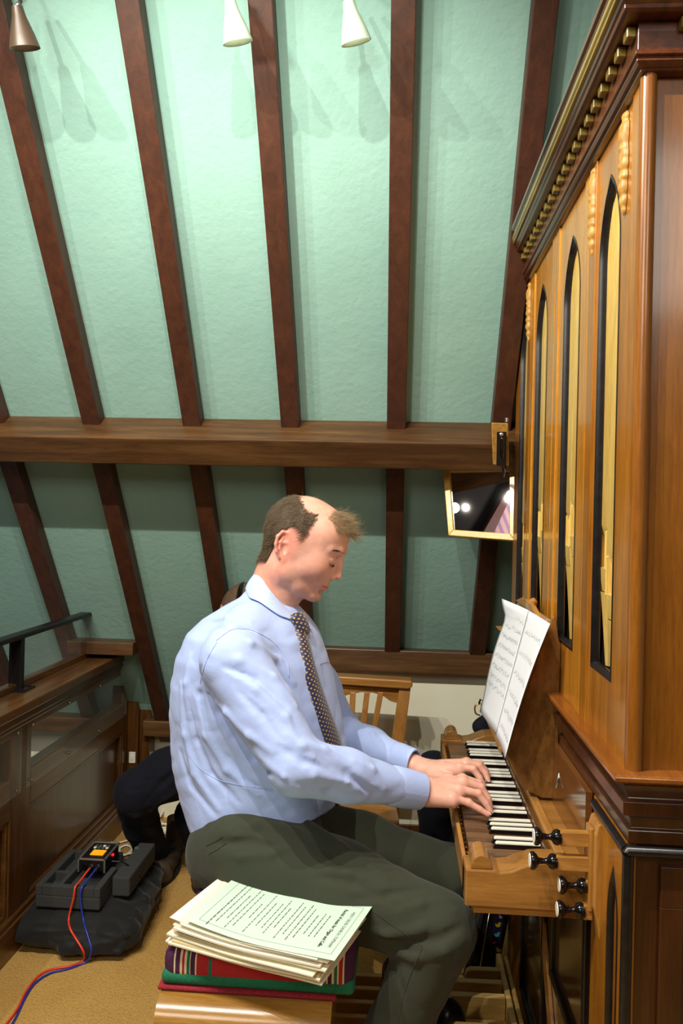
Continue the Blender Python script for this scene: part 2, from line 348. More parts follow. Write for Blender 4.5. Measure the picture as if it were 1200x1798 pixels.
# front: bays and doors with lancet openings
Z0, Z1, ZB, ZSP, ZT = 1.045, 2.108, 1.155, 1.895, 2.037
def lancet(yc, hw, n=14):
    """right half arc from spring to tip: list of (y offset, z)"""
    H = ZT-ZSP; R = (hw*hw+H*H)/(2*hw)
    return [(hw-R+math.sqrt(max(R*R-(t*H)**2, 0)), ZSP+t*H) for t in [k/n for k in range(n+1)]]
def front_plate(name, y0, y1, yc, hw, mat, x=XF, th=.016):
    arc = lancet(yc, hw); b = MB()
    zs = [(Z0, None), (ZB, hw)]+[(z, max(dy, .0006)) for dy, z in arc]
    b.box((x, y0, Z0), (x+th, y1, ZB))
    lev = [(ZB, hw)]+[(z, max(dy, .0004)) for dy, z in arc]
    for (za, ha), (zb, hb) in zip(lev[:-1], lev[1:]):
        for sg in (-1, 1):
            e = y0 if sg < 0 else y1
            A = [(x, e, za), (x, yc+sg*ha, za), (x, yc+sg*hb, zb), (x, e, zb)]
            b.prism(A, (0, 0, 0), (th, 0, 0))
    b.box((x, y0, ZT), (x+th, y1, Z1))
    bm_m = b.make(name, mat, org)
    bm = bmesh.new(); bm.from_mesh(bm_m.data); bmesh.ops.remove_doubles(bm, verts=bm.verts, dist=1e-5)
    bmesh.ops.recalc_face_normals(bm, faces=bm.faces); bm.to_mesh(bm_m.data); bm.free()
    # black reveal moulding round the opening
    loop = [(yc-hw, ZB), (yc-hw, ZSP)]+[(yc-max(dy, 0), z) for dy, z in arc[1:]]+[(yc+max(dy, 0), z) for dy, z in arc[-2::-1]]+[(yc+hw, ZB)]
    loop = [(yc+hw, ZB)]+loop
    r = MB(); rows = []
    cen = (yc, (ZB+ZT)/2)
    for (y, z) in loop:
        def inn(q):
            dz = 0 if z > ZB+.001 else q*1.6
            return (y+(q if y < yc-.002 else -q if y > yc+.002 else 0), z+dz-(q*1.5 if z > ZT-.03 else 0))
        a = inn(0); c = inn(.003); d = inn(.006)
        rows.append([(x-.001, *a), (x-.0015, *c), (x+.004, *d), (x+.013, *d), (x+.013, *a), (x-.001, *a)])
    r.grid(rows).make('opening_moulding', M_BLACK, bm_m, auto=50)
    return bm_m
CY = 1.93
doors = []
for nm, y0, y1, yc, hw in (('front_panel', 1.262, 1.584, CY-.492, .072), ('door', 1.586, 1.9285, CY-.182, .082), ('door', 1.9315, 2.274, CY+.182, .082), ('front_panel', 2.276, 2.562, CY+.470, .072)):
    doors.append(front_plate(nm, y0, y1, yc, hw, M_ORGL if nm == 'door' else M_ORG))
# raised pilaster strips with carved drops
def carved_drop(y, par):
    prof = []; z = 2.098
    segs = [(2.100, .004, .003), (2.095, .011, .008), (2.088, .012, .009), (2.084, .009, .006), (2.078, .014, .011), (2.066, .016, .013), (2.050, .014, .013), (2.043, .010, .009), (2.038, .016, .014),
            (2.032, .011, .009), (2.026, .018, .012), (2.020, .012, .010), (2.014, .014, .013), (2.006, .016, .012), (2.001, .009, .008), (1.996, .013, .011), (1.989, .015, .013), (1.984, .009, .008), (1.977, .013, .013),
            (1.966, .011, .012), (1.960, .006, .007), (1.955, .010, .010), (1.947, .009, .010), (1.941, .004, .006), (1.936, .007, .007), (1.930, .002, .003)]
    rows = []
    for i, (zz, w, p) in enumerate(segs):
        r = []
        for k in range(9):
            a = math.pi*k/8
            wob = 1+.26*math.sin(6*a+i*2.3)
            r.append((XF-.001-p*math.sin(a)*wob*1.0, y-w*math.cos(a)*(1+.12*math.sin(i*3.7)), zz+.0012*math.sin(4*a+i)))
        rows.append(r)
    o = MB().grid(rows).make('carved_drop', M_GILT, par, smooth=True); sb = o.modifiers.new('sub', 'SUBSURF'); sb.levels = 1; sb.render_levels = 1; return o
for y, wd in ((1.343, .036), (1.558, .024), (2.315, .024), (2.517, .030)):
    par = doors[0] if y < 1.9 else doors[3]
    carved_drop(y, par)
for y0, y1 in ((1.262, 1.300), (1.532, 1.584), (2.276, 2.326)):
    MB().box((XF-.0035, y0, Z0), (XF+.001, y1, Z1)).make('pilaster_strip', M_ORG, doors[0] if y0 < 1.9 else doors[3], bevel=.001, seg=1)
for d, ys in ((doors[1], (1.588, 1.9265)), (doors[2], (1.9335, 2.272))):
    for y in ys:
        s = 1 if y == ys[0] else -1
        MB().box((XF-.003, min(y, y+s*.040), Z0), (XF+.001, max(y, y+s*.040), Z1)).make('door_stile', M_ORGL, d, bevel=.001, seg=1)
# wooden pipes behind the openings
def pipe(y, w, zm, x=XF+.013):
    """square wooden pipe: long body, scooped mouth, lower lip, tapering foot"""
    b = MB(); d = .034
    prof = [(0, 2.10), (0, zm+.072), (.003, zm+.060), (.010, zm+.040), (.013, zm+.012), (.013, zm+.002), (.020, zm), (.020, zm-.004), (.0, zm-.006), (.001, zm-.030), (.004, zm-.05), (d, zm-.05), (d, 2.10)]
    b.prism([(x+px, y-w/2, z) for px, z in prof], (0, 0, 0), (0, w, 0))
    zf = 1.160; rows = []
    for k in range(7):
        t = k/6; z = zm-.05-(zm-.05-zf)*t; h = w/2*(1-.62*t**.8); dd = (d*.5)*(1-.5*t**.8)
        rows.append([(x+.003+d/2-dd, y-h, z), (x+.003+d/2-dd*1.25, y, z), (x+.003+d/2-dd, y+h, z), (x+.003+d/2+dd, y+h, z), (x+.003+d/2+dd, y-h, z), (x+.003+d/2-dd, y-h, z)])
    b.grid(rows)
    p = b.make('pipe', M_PIPE, org, auto=30)
    # ears of the mouth: two thin cheeks framing the scoop
    for ya in (y-w/2, y+w/2-.005): MB().box((x-.002, ya, zm-.01), (x+.013, ya+.005, zm+.062)).make('mouth_cheek', M_PIPE, p, bevel=.002, seg=1)
for yc, zms in ((CY-.492, (1.330, 1.300, 1.345)), (CY-.182, (1.375, 1.395, 1.372)), (CY+.182, (1.380, 1.400, 1.382)), (CY+.470, (1.345, 1.32, 1.34))):
    for k, zm in enumerate(zms):
        pipe(yc-.058+.054*k+.006, .050, zm)
# ledge below the pipe front
lip = [(-.03, 1.047), (.026, 1.047), (.031, 1.044), (.031, 1.038), (.026, 1.034), (-.03, 1.034)]
under = [(-.03, 1.034), (.020, 1.034), (.012, 1.027), (.005, 1.014), (.004, 1.006), (.013, 1.002), (.013, .982), (.005, .980), (-.001, .974), (-.004, .958), (.001, .955), (.001, .935), (-.03, .935)]
# the ledge is broken by the music desk: near run and far run
def ledge_run(led, nm, mat, ya, yb, near):
    rows = []
    for e, z in led:
        if near: rows.append([(1.05, YN-e, z), (XF-e, YN-e, z), (XF-e, yb, z)])
        else: rows.append([(XF-e, ya, z), (XF-e, YF+e, z), (1.05, YF+e, z)])
    rows.append(rows[0])
    return MB().grid(rows).make(nm, mat, org, bevel=.0008, seg=1)
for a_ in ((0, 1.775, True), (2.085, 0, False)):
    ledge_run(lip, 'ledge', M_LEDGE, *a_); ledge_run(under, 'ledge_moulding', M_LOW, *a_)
MB().box((XF+.004, 1.77, .93), (.46, 2.09, 1.046)).make('ledge_core', M_ORG, org)
# lower case
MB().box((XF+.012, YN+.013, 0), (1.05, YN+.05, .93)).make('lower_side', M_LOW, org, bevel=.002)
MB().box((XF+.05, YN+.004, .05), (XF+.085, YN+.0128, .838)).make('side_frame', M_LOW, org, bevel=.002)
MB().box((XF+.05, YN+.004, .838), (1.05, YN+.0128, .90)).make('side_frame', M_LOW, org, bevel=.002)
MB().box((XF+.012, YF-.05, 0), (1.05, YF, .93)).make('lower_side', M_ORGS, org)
MB().box((XF+.012, YN+.05, 0), (XF+.03, YF-.05, .935)).make('lower_front', M_ORG, org, bevel=.001)
MB().box((XF+.008, YN+.006, .0), (XF+.013, 1.455, .935)).make('corner_pier', M_ORG, org)
_keep = (Z0, ZB, ZSP, ZT, Z1); Z0, ZB, ZSP, ZT, Z1 = .0, .04, .775, .868, .934
front_plate('corner_pier', YN+.006, 1.455, 1.318, .032, M_ORG, XF-.002, .0098)
Z0, ZB, ZSP, ZT, Z1 = _keep
def bead(pts, r, name='black_bead', par=org, mat=M_BLACK): return MB().tube(pts, r, 10).make(name, mat, par, auto=50)
bead([(1.05, YN-.003, .925), (XF-.004, YN-.003, .925), (XF-.004, YN-.003, .924)], .008)
bead([(XF-.004, YN-.003, .925), (XF-.004, 1.44, .925)], .008)
bead([(XF+.000, YN+.002, .917), (XF+.000, YN+.002, .0)], .0085)
# framed glossy panels with black mouldings beside the knees
M_GLOSS = wood('lower_panel_veneer', (60, 38, 16), (92, 60, 26), (118, 80, 38), 'z', .12, .8, .7, 0)
for (y0, y1, z0, z1, x) in ((1.50, 1.80, .42, .70, XF+.004), (1.90, 2.20, .15, .70, XF+.004)):
    MB().box((x, y0, z0), (x+.008, y1, z1)).make('knee_panel', M_GLOSS, org)
    q = MB()
    q.box((x-.010, y0-.012, z0-.012), (x+.002, y0+.006, z1)).box((x-.010, y1-.006, z0-.012), (x+.002, y1+.012, z1)).box((x-.010, y0, z0-.012), (x+.002, y1, z0+.008))
    q.make('black_moulding', M_BLACK, org, bevel=.003)
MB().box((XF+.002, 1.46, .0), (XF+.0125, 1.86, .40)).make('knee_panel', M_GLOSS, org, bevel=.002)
# oblique brace board under the manual
MB().prism([(XF-.006, 2.05, .70), (XF-.006, 2.11, .70), (XF-.006, 1.66, .10), (XF-.006, 1.60, .10)], (0, 0, 0), (.008, 0, 0)).make('brace_board', M_OAKZ, org, bevel=.002)

# ================================================================== MANUAL
M_NATV = M_NAT.copy(); nt = M_NATV.node_tree; bs_ = nt.nodes['Principled BSDF']
src = bs_.inputs['Base Color'].links[0].from_socket
oi = nd(nt, 'ShaderNodeObjectInfo'); hs = nd(nt, 'ShaderNodeHueSaturation')
mr = nd(nt, 'ShaderNodeMapRange'); mr.inputs[3].default_value = .5; mr.inputs[4].default_value = 1.5
nt.links.new(oi.outputs['Random'], mr.inputs[0]); nt.links.new(mr.outputs[0], hs.inputs['Value']); nt.links.new(src, hs.inputs['Color']); nt.links.new(hs.outputs[0], bs_.inputs['Base Color'])
man = thing('organ_manual', (.25, 1.93, .715), 'organ manual of brown naturals and white-topped sharps between scrolled oak cheeks', 'keyboard')
KY0, KP = 1.538, .02385
key = MB().box((.150, KY0+.0006, .757), (.300, KY0+KP-.0006, .7775)).make('natural_key', M_NATV, man, bevel=.0012, seg=1)
for k in range(1, 32):
    c = key.copy(); COL.objects.link(c); c.parent = man; c.location = (0, k*KP, 0)
# camera side is the treble end: order of gaps from the near (high) end for F...C
pat = []   # index of naturals (from near) after which a sharp stands
names = 'CDEFGAB'; seq = [names[i % 7] for i in range(32)]     # from the far bass end C up to G
seq = seq[:32]
sharp0 = None
for i in range(31):
    a, b2 = seq[i], seq[i+1]
    if (a, b2) in (('C', 'D'), ('D', 'E'), ('F', 'G'), ('G', 'A'), ('A', 'B')):
        y = KY0+(32-(i+1))*KP
        if sharp0 is None:
            bb = MB().hexa([(.196, y-.0062, .7765), (.288, y-.0062, .7765), (.288, y+.0062, .7765), (.196, y+.0062, .7765), (.200, y-.0055, .7865), (.288, y-.0055, .7865), (.288, y+.0055, .7865), (.200, y+.0055, .7865)])
            sharp0 = bb.make('sharp_key', M_EBONY, man, bevel=.0006, seg=1); ys0 = y
            MB().hexa([(.201, y-.0052, .7865), (.288, y-.0052, .7865), (.288, y+.0052, .7865), (.201, y+.0052, .7865), (.204, y-.0048, .790), (.288, y-.0048, .790), (.288, y+.0048, .790), (.204, y+.0048, .790)]).make('ivory_cap', M_IVORY, sharp0, bevel=.0005, seg=1)
        else:
            copy_tree(sharp0, man, (0, y-ys0, 0))
# key bed, slip, cheeks
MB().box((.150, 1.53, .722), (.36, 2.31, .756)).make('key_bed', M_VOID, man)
MB().box((.134, 1.502, .718), (.1425, 2.345, .772)).make('key_slip', M_OAKY, man, bevel=.002)
# small felt-and-pin strip in the slot between slip and keys
q = MB()
for k in range(32): q.box((.1435, KY0+k*KP+.008, .765), (.1475, KY0+k*KP+.015, .771))
q.make('guide_pins', M_BRASS, man)
def cheek(y0, y1):
    pr = [(.134, .716), (.134, .783), (.188, .783), (.196, .780), (.215, .783), (.235, .792), (.255, .800), (.275, .802), (.36, .802), (.36, .716)]
    c = MB().prism([(x, y0, z) for x, z in pr], (0, 0, 0), (0, y1-y0, 0)).make('cheek', M_CHEEK, man, bevel=.003)
    s = MB(); arc = [(.163+.020*math.cos(a), .783+.026*math.sin(a)) for a in [math.pi*k/14 for k in range(15)]]
    s.prism([(x, y0+.004, z) for x, z in arc], (0, 0, 0), (0, y1-y0-.002, 0)).make('scroll', M_CHEEK, c, bevel=.002)
    return c
cheek(1.468, 1.535); cheek(2.305, 2.372)
MB().box((.150, 1.478, .700), (.359, 2.36, .718)).make('key_frame', M_CHEEK, man, bevel=.002)
# nameboard and shelf behind the keys
MB().box((.290, 1.535, .777), (.300, 2.305, .800)).make('rear_rail', M_BALCY, man, bevel=.002)
MB().box((.300, 1.50, .795), (.318, 2.34, .812)).make('nameboard_rail', M_OAKY, man, bevel=.004)
MB().box((.318, 1.49, .795), (.360, 2.35, .806)).make('shelf', M_CHEEK, man)
MB().box((.346, 1.47, .80), (.358, 2.37, .934)).make('nameboard', wood('nameboard_veneer', (84, 50, 24), (112, 68, 32), (134, 86, 44), 'y', .15, .8), man)
# drawstop jambs and stops
def jamb(y0, y1):
    j = thing('stop_jamb', (.36, (y0+y1)/2, .71), 'near' if y0 < 1.9 else 'far', 'stop jamb')
    pr = [(.352, .735), (.346, .76), (.346, .885), (.352, .905), (.366, .905), (.366, .705), (.358, .70)]
    MB().prism([(x, y0, z) for x, z in pr], (0, 0, 0), (0, y1-y0, 0)).make('board', M_OAKZ, j, bevel=.003)
    MB().box((.340, y0+.012, .748), (.347, y1-.012, .892)).make('front_strip', M_OAKZ, j, bevel=.002)
    return j
j1 = jamb(1.395, 1.452); j1['label'] = 'upright oak stop jamb at the near end of the keyboard'
j2 = jamb(2.41, 2.467); j2['label'] = 'upright oak stop jamb at the far end of the keyboard, behind the sheet music'
def drawstop(x, y, z, label):
    t = thing('drawstop', (.345, y, z), label, 'organ stop', 'drawstops beside the keyboard')
    MB().box((x+.044, y-.0085, z-.0125), (.35, y+.0085, z+.0125)).make('shank', M_OAK, t, bevel=.0015)
    k = MB().lathe([(0, .0135), (.002, .0155), (.006, .0155), (.011, .012), (.015, .006), (.024, .0045), (.030, .006), (.034, .012), (.040, .014), (.043, .0125), (.046, .0125)], (x, y, z), (1, 0, 0), 28).make('knob', M_EBONY, t, auto=50)
    MB().lathe([(-.0012, .0115), (0, .0125), (.001, .0125)], (x, y, z), (1, 0, 0), 24).make('ivory_disc', M_IVORY, k, auto=50)
    return t
drawstop(.2475, 1.424, .868, 'black turned drawstop pulled right out, topmost of the four')
drawstop(.2415, 1.424, .825, 'black turned drawstop pulled right out, second from top of the four')
drawstop(.2930, 1.424, .785, 'black turned drawstop pushed in, third from top of the four')
drawstop(.2905, 1.424, .742, 'black turned drawstop pushed in, lowest of the four')
# ================================================================== SMOOTH BODIES (distance fields meshed by surface nets)
class Field:
    def __init__(s, lo, hi, h):
        s.lo = np.array(lo, float); s.h = h
        s.n = np.ceil((np.array(hi)-s.lo)/h).astype(int)+1
        s.F = np.full(s.n, 0.5, np.float32)
        s.ax = [(s.lo[i]+h*np.arange(s.n[i])).astype(np.float32) for i in range(3)]
    def _sub(s, lo, hi):
        a = np.clip(np.floor((np.array(lo)-s.lo)/s.h).astype(int), 0, s.n); b = np.clip(np.ceil((np.array(hi)-s.lo)/s.h).astype(int)+1, 0, s.n)
        if (b <= a).any(): return None
        sl = tuple(slice(a[i], b[i]) for i in range(3))
        g = np.meshgrid(*[s.ax[i][sl[i]] for i in range(3)], indexing='ij', sparse=True)
        return sl, g
    def op(s, lo, hi, fn, k=0.0, mode='u'):
        m = k+4*s.h
        r = s._sub(np.array(lo)-m, np.array(hi)+m)
        if r is None: return s
        sl, (x, y, z) = r; d = fn(x, y, z).astype(np.float32); F = s.F[sl]
        if mode == 'u':
            if k > 0:
                h = np.clip(.5+.5*(F-d)/k, 0, 1); F = F*(1-h)+d*h-k*h*(1-h)
            else: F = np.minimum(F, d)
        elif mode == 's':
            if k > 0:
                h = np.clip(.5-.5*(F+d)/k, 0, 1); F = F*(1-h)+(-d)*h+k*h*(1-h)
            else: F = np.maximum(F, -d)
        elif mode == 'i':
            F = np.maximum(F, d)
        elif mode == 'a': F = F+d
        s.F[sl] = F; return s
    def cone(s, a, b, ra, rb, k=0.01, mode='u'):
        a = np.array(a, float); b = np.array(b, float); ba = b-a; l2 = ba@ba
        def fn(x, y, z):
            px, py, pz = x-a[0], y-a[1], z-a[2]
            t = np.clip((px*ba[0]+py*ba[1]+pz*ba[2])/max(l2, 1e-9), 0, 1)
            return np.sqrt((px-t*ba[0])**2+(py-t*ba[1])**2+(pz-t*ba[2])**2)-(ra+(rb-ra)*t)
        R = max(ra, rb); return s.op(np.minimum(a, b)-R, np.maximum(a, b)+R, fn, k, mode)
    def chain(s, pts, rs, k=0.01, mode='u'):
        for i in range(len(pts)-1): s.cone(pts[i], pts[i+1], rs[i], rs[i+1], k, mode)
        return s
    def ell(s, c, r, k=0.01, mode='u', rot=None):
        c = np.array(c, float); r = np.array(r, float); Q = np.array(rot) if rot is not None else np.eye(3)
        def fn(x, y, z):
            p = (x-c[0], y-c[1], z-c[2])
            q = [Q[i][0]*p[0]+Q[i][1]*p[1]+Q[i][2]*p[2] for i in range(3)]
            k0 = np.sqrt((q[0]/r[0])**2+(q[1]/r[1])**2+(q[2]/r[2])**2); k1 = np.sqrt((q[0]/r[0]**2)**2+(q[1]/r[1]**2)**2+(q[2]/r[2]**2)**2)+1e-9
            return k0*(k0-1)/k1
        R = r.max(); return s.op(c-R, c+R, fn, k, mode)
    def sample(s, p):
        q = (np.array(p)-s.lo)/s.h; i = np.floor(q).astype(int)
        if (i < 0).any() or (i >= s.n-1).any(): return 0.3
        f = q-i; v = s.F[i[0]:i[0]+2, i[1]:i[1]+2, i[2]:i[2]+2]
        v = v[0]*(1-f[0])+v[1]*f[0]; v = v[0]*(1-f[1])+v[1]*f[1]; return float(v[0]*(1-f[2])+v[1]*f[2])
    def hit(s, px, py, depth=0.0):
        """where the sight line of the photo's point meets the body, pushed 'depth' further in"""
        d = ray(px, py).normalized(); o = Vector((0, 0, CAMZ)); t = 1.0
        while t < 4.5:
            v = s.sample(o+d*t)
            if v < 0.0008: break
            t += max(min(v*.8, .03), .0015)
        return o+d*(t+depth)
    def mesh(s):
        F = s.F; S = F < 0; n = np.array(F.shape)-1
        c = [(i, j, k) for i in (0, 1) for j in (0, 1) for k in (0, 1)]
        sub = lambda A, o: A[o[0]:o[0]+n[0], o[1]:o[1]+n[1], o[2]:o[2]+n[2]]
        cnt = np.zeros(n, np.int8)
        for o in c: cnt += sub(S, o)
        act = (cnt > 0) & (cnt < 8); idx = np.full(n, -1, np.int64); I = np.argwhere(act); idx[act] = np.arange(len(I))
        P = np.zeros((len(I), 3)); W = np.zeros(len(I))
        for a in range(8):
            for ax in range(3):
                if c[a][ax]: continue
                o2 = list(c[a]); o2[ax] = 1
                va = F[I[:, 0]+c[a][0], I[:, 1]+c[a][1], I[:, 2]+c[a][2]]; vb = F[I[:, 0]+o2[0], I[:, 1]+o2[1], I[:, 2]+o2[2]]
                m = (va < 0) != (vb < 0); t = np.where(m, va/np.where(m, va-vb, 1), 0)
                p = np.array(c[a], float)[None, :].repeat(len(I), 0); p[:, ax] += t
                P[m] += p[m]; W[m] += 1
        P = (P/W[:, None]+I)*s.h+s.lo
        Q = []
        for ax in range(3):
            u, v = [(1, 2), (2, 0), (0, 1)][ax]
            A = np.take(S, range(0, n[ax]), ax); B = np.take(S, range(1, n[ax]+1), ax)
            E = np.argwhere(A != B); E = E[(E[:, u] > 0) & (E[:, v] > 0) & (E[:, u] < n[u]) & (E[:, v] < n[v])]
            fl = S[E[:, 0], E[:, 1], E[:, 2]]
            def at(du, dv):
                q = E.copy(); q[:, u] -= du; q[:, v] -= dv; return idx[q[:, 0], q[:, 1], q[:, 2]]
            q = np.stack([at(0, 0), at(1, 0), at(1, 1), at(0, 1)], 1)
            q[~fl] = q[~fl][:, ::-1]; Q.append(q[(q >= 0).all(1)])
        return P, np.concatenate(Q)
def np_mesh(name, P, Q, mat, parent=None, loc=None, smooth=True):
    me = bpy.data.meshes.new(name); o = bpy.data.objects.new(name, me); COL.objects.link(o)
    base = origin_of(parent)
    if parent is None and loc is not None: base = Vector(loc); o.location = base
    V = P-np.array(base); nq = len(Q)
    me.vertices.add(len(V)); me.vertices.foreach_set('co', V.astype(np.float32).ravel())
    me.loops.add(nq*4); me.loops.foreach_set('vertex_index', Q.astype(np.int32).ravel())
    me.polygons.add(nq); me.polygons.foreach_set('loop_start', np.arange(nq, dtype=np.int32)*4); me.polygons.foreach_set('loop_total', np.full(nq, 4, np.int32))
    me.update(calc_edges=True); me.validate()
    me.materials.append(mat)
    me.polygons.foreach_set('use_smooth', [smooth]*nq)
    if parent is not None: o.parent = parent
    ORG[o.name] = base; return o
def paint(o, col, name='tone'):
    at = o.data.color_attributes.new(name, 'FLOAT_COLOR', 'POINT')
    c = np.ones((len(col), 4), np.float32); c[:, :3] = col; at.data.foreach_set('color', c.ravel())
_lat = np.random.default_rng(3).random((32, 32, 32)).astype(np.float32)
def vnoise(x, y, z):
    x, y, z = np.broadcast_arrays(x, y, z); out = 0
    xi, yi, zi = np.floor(x).astype(int), np.floor(y).astype(int), np.floor(z).astype(int)
    fx, fy, fz = x-xi, y-yi, z-zi; fx, fy, fz = [t*t*(3-2*t) for t in (fx, fy, fz)]
    for a in (0, 1):
        for b_ in (0, 1):
            for c in (0, 1):
                w = (fx if a else 1-fx)*(fy if b_ else 1-fy)*(fz if c else 1-fz)
                out = out+w*_lat[(xi+a) % 32, (yi+b_) % 32, (zi+c) % 32]
    return out*2-1
def L3(p): return np.array([p[0], p[1], p[2]], float)

# ------------------------------------------------------------------ materials of people
def tone_mat(name, base, rough=.5, sss=0.0, bscale=None, bstr=.2, bdist=.0006, var=None):
    m, nt, b = newmat(name); at = nd(nt, 'ShaderNodeVertexColor', layer_name='tone')
    mx = nd(nt, 'ShaderNodeMix', data_type='RGBA', blend_type='MULTIPLY'); mx.inputs[0].default_value = 1.0
    mx.inputs[6].default_value = (*lin(base), 1); nt.links.new(at.outputs[0], mx.inputs[7])
    out = mx.outputs[2]; v = coords(nt)
    if var:
        m2 = nd(nt, 'ShaderNodeMix', data_type='RGBA', blend_type='MULTIPLY'); m2.inputs[0].default_value = var
        nt.links.new(out, m2.inputs[6]); nt.links.new(ramp(nt, noise(nt, v, 70, 5), [(.35, (.78, .62, .58)), (.65, (1, 1, 1))]), m2.inputs[7]); out = m2.outputs[2]
    nt.links.new(out, b.inputs['Base Color']); b.inputs['Roughness'].default_value = rough
    if sss:
        b.inputs['Subsurface Weight'].default_value = sss; b.inputs['Subsurface Radius'].default_value = (.012, .005, .003); b.inputs['Subsurface Scale'].default_value = 1.0
    if bscale: bump(nt, b, noise(nt, v, bscale, 4), bstr, bdist)
    return m
M_SKIN = tone_mat('skin', (224, 172, 152), .48, .25, 420, .25, .0004, .35)
def cloth(name, c, rough=.8, weave=900, wr=16, wrs=.3, sheen=.2):
    m, nt, b = newmat(name); v = coords(nt)
    n = noise(nt, v, weave, 2); c0 = lin(c)
    nt.links.new(ramp(nt, n, [(.35, tuple(x*.90 for x in c0)), (.65, tuple(min(1, x*1.05) for x in c0))]), b.inputs['Base Color'])
    b.inputs['Roughness'].default_value = rough; b.inputs['Sheen Weight'].default_value = sheen; b.inputs['Specular IOR Level'].default_value = .25
    w = noise(nt, v, wr, 3, .5, .8); bump(nt, b, w, wrs, .006); return m
M_SHIRT = cloth('blue_shirt_cotton', (174, 194, 244), .7, 1200, 17, .30, .15)
M_TROUS = cloth('olive_trousers', (55, 59, 46), .85, 900, 14, .35, .1)
M_DENIM = cloth('navy_denim', (13, 15, 27), .9, 900, 14, .4, .02)

# ================================================================== THE ORGANIST
YM = 1.86
man_o = None
HO = atY(540, 945, YM); A27 = math.radians(27)
E1 = Vector((math.cos(A27), 0, -math.sin(A27))); E2 = Vector((0, 1, 0)); E3 = Vector((math.sin(A27), 0, math.cos(A27)))
yaw = math.radians(-7)       # the head is turned a little towards the camera
E1 = (E1*math.cos(yaw)+E2*math.sin(yaw)).normalized(); E2 = E3.cross(E1).normalized()
def hl(u, v, w): return HO+E1*u+E2*v+E3*w
# ---- head in its own frame
hf = Field((-.125, -.105, -.20), (.135, .105, .115), .0021)
hf.ell((-.010, 0, .008), (.094, .076, .086), 0)
hf.ell((.040, 0, .030), (.047, .060, .050), .03)
hf.ell((.034, 0, -.038), (.052, .058, .070), .03)
for s in (-1, 1):
    hf.ell((.054, s*.040, -.042), (.028, .020, .026), .03)
    hf.ell((.008, s*.044, -.072), (.036, .022, .036), .025)
    hf.ell((-.010, s*.046, -.088), (.024, .020, .030), .03)
    hf.chain([(-.012, s*.056, -.045), (.002, s*.052, -.085), (.040, s*.034, -.104), (.072, s*.012, -.109)], [.016, .015, .014, .014], .018)
    hf.ell((-.020, s*.060, -.010), (.040, .016, .040), .02)
hf.ell((.036, 0, -.088), (.040, .042, .030), .02)
hf.ell((.070, 0, -.074), (.026, .030, .032), .015)
hf.ell((.060, 0, -.050), (.034, .041, .046), .014)
hf.ell((.079, 0, -.108), (.015, .019, .014), .012)
for s in (-1, 1):
    hf.ell((.100, s*.037, -.0165), (.0145, .0175, .0115), .010, 's')
    hf.chain([(.086, 0, .010), (.084, s*.022, .013), (.070, s*.046, .008)], [.0085, .0085, .006], .012)
    hf.ell((.0735, s*.031, -.0165), (.0150, .0170, .0140), .003)
    # closed lids: a crease above, the lash line below
    hf.chain([(.0865, s*.019, -.0060), (.0872, s*.031, -.0035), (.0800, s*.045, -.0085)], [.0011]*3, .002, 's')
    hf.chain([(.0872, s*.018, -.0205), (.0875, s*.031, -.0245), (.0795, s*.045, -.0215)], [.0010]*3, .002, 's')
# neck
hf.cone((-.026, 0, -.055), (-.004, 0, -.215), .054, .060, .02)
hf.cone((.020, 0, -.13), (.022, 0, -.20), .030, .030, .03)
# nose
hf.cone((.080, 0, -.002), (.089, 0, -.046), .0105, .0135, .010)
hf.chain([(.087, 0, .001), (.0975, 0, -.018), (.1075, 0, -.042)], [.0075, .0068, .0085], .008)
for s in (-1, 1):
    hf.ell((.0955, s*.0115, -.0490), (.0105, .0065, .0075), .004)
    hf.ell((.1010, s*.0065, -.0560), (.0055, .0030, .0030), .003, 's')
# lips
hf.ell((.0925, 0, -.0735), (.0075, .021, .0050), .004)
hf.ell((.0910, 0, -.0840), (.0075, .018, .0058), .005)
hf.chain([(.088, -.022, -.0795), (.0955, -.013, -.0785), (.1000, 0, -.0785), (.0955, .013, -.0785), (.088, .022, -.0795)], [.0010, .0014, .0014, .0014, .0010], .003, 's')
hf.chain([(.088, -.012, -.0945), (.0905, 0, -.0945), (.088, .012, -.0945)], [.0030]*3, .008, 's')
# ears
tl = math.radians(-20)
def earp(u, w): return (-.0225+u*math.cos(tl)-w*math.sin(tl)*-1*-1, -.0375+w*math.cos(tl)+u*math.sin(tl))
for s in (-1, 1):
    def ep(u, w, v):
        a, c = u*math.cos(tl)+w*math.sin(tl), -u*math.sin(tl)+w*math.cos(tl)
        return (-.0225+a, s*(.0735+v-u*.30), -.0375+c)
    Q = [[math.cos(tl), 0, -math.sin(tl)], [0, 1, 0], [math.sin(tl), 0, math.cos(tl)]]
    hf.ell(ep(-.001, 0.004, 0.001), (.0155, .0065, .030), .003, 'u', Q)
    hf.ell(ep(.003, -.026, .000), (.0085, .0050, .0115), .005, 'u', Q)
    hf.ell(ep(.003, -.003, .0085), (.0085, .0065, .0125), .004, 's', Q)
    hf.ell(ep(.000, .018, .0085), (.0085, .0045, .0075), .004, 's', Q)
    rim = [ep(.011, .004, .001), (ep(.0135, .020, .003)), ep(.006, .033, .005), ep(-.006, .034, .006), ep(-.0150, .022, .007), ep(-.0165, .005, .007), ep(-.013, -.012, .006), ep(-.006, -.025, .003)]
    hf.chain(rim, [.0030, .0034, .0038, .0040, .0040, .0038, .0034, .0030], .003)
    hf.chain([ep(-.003, .022, .003), ep(-.0085, .010, .005), ep(-.008, -.005, .004), ep(-.001, -.014, .003)], [.0022, .0028, .0028, .0024], .003)
    hf.ell(ep(.0105, -.004, .002), (.0035, .0035, .006), .003, 'u', Q)
HP, HQ = hf.mesh()
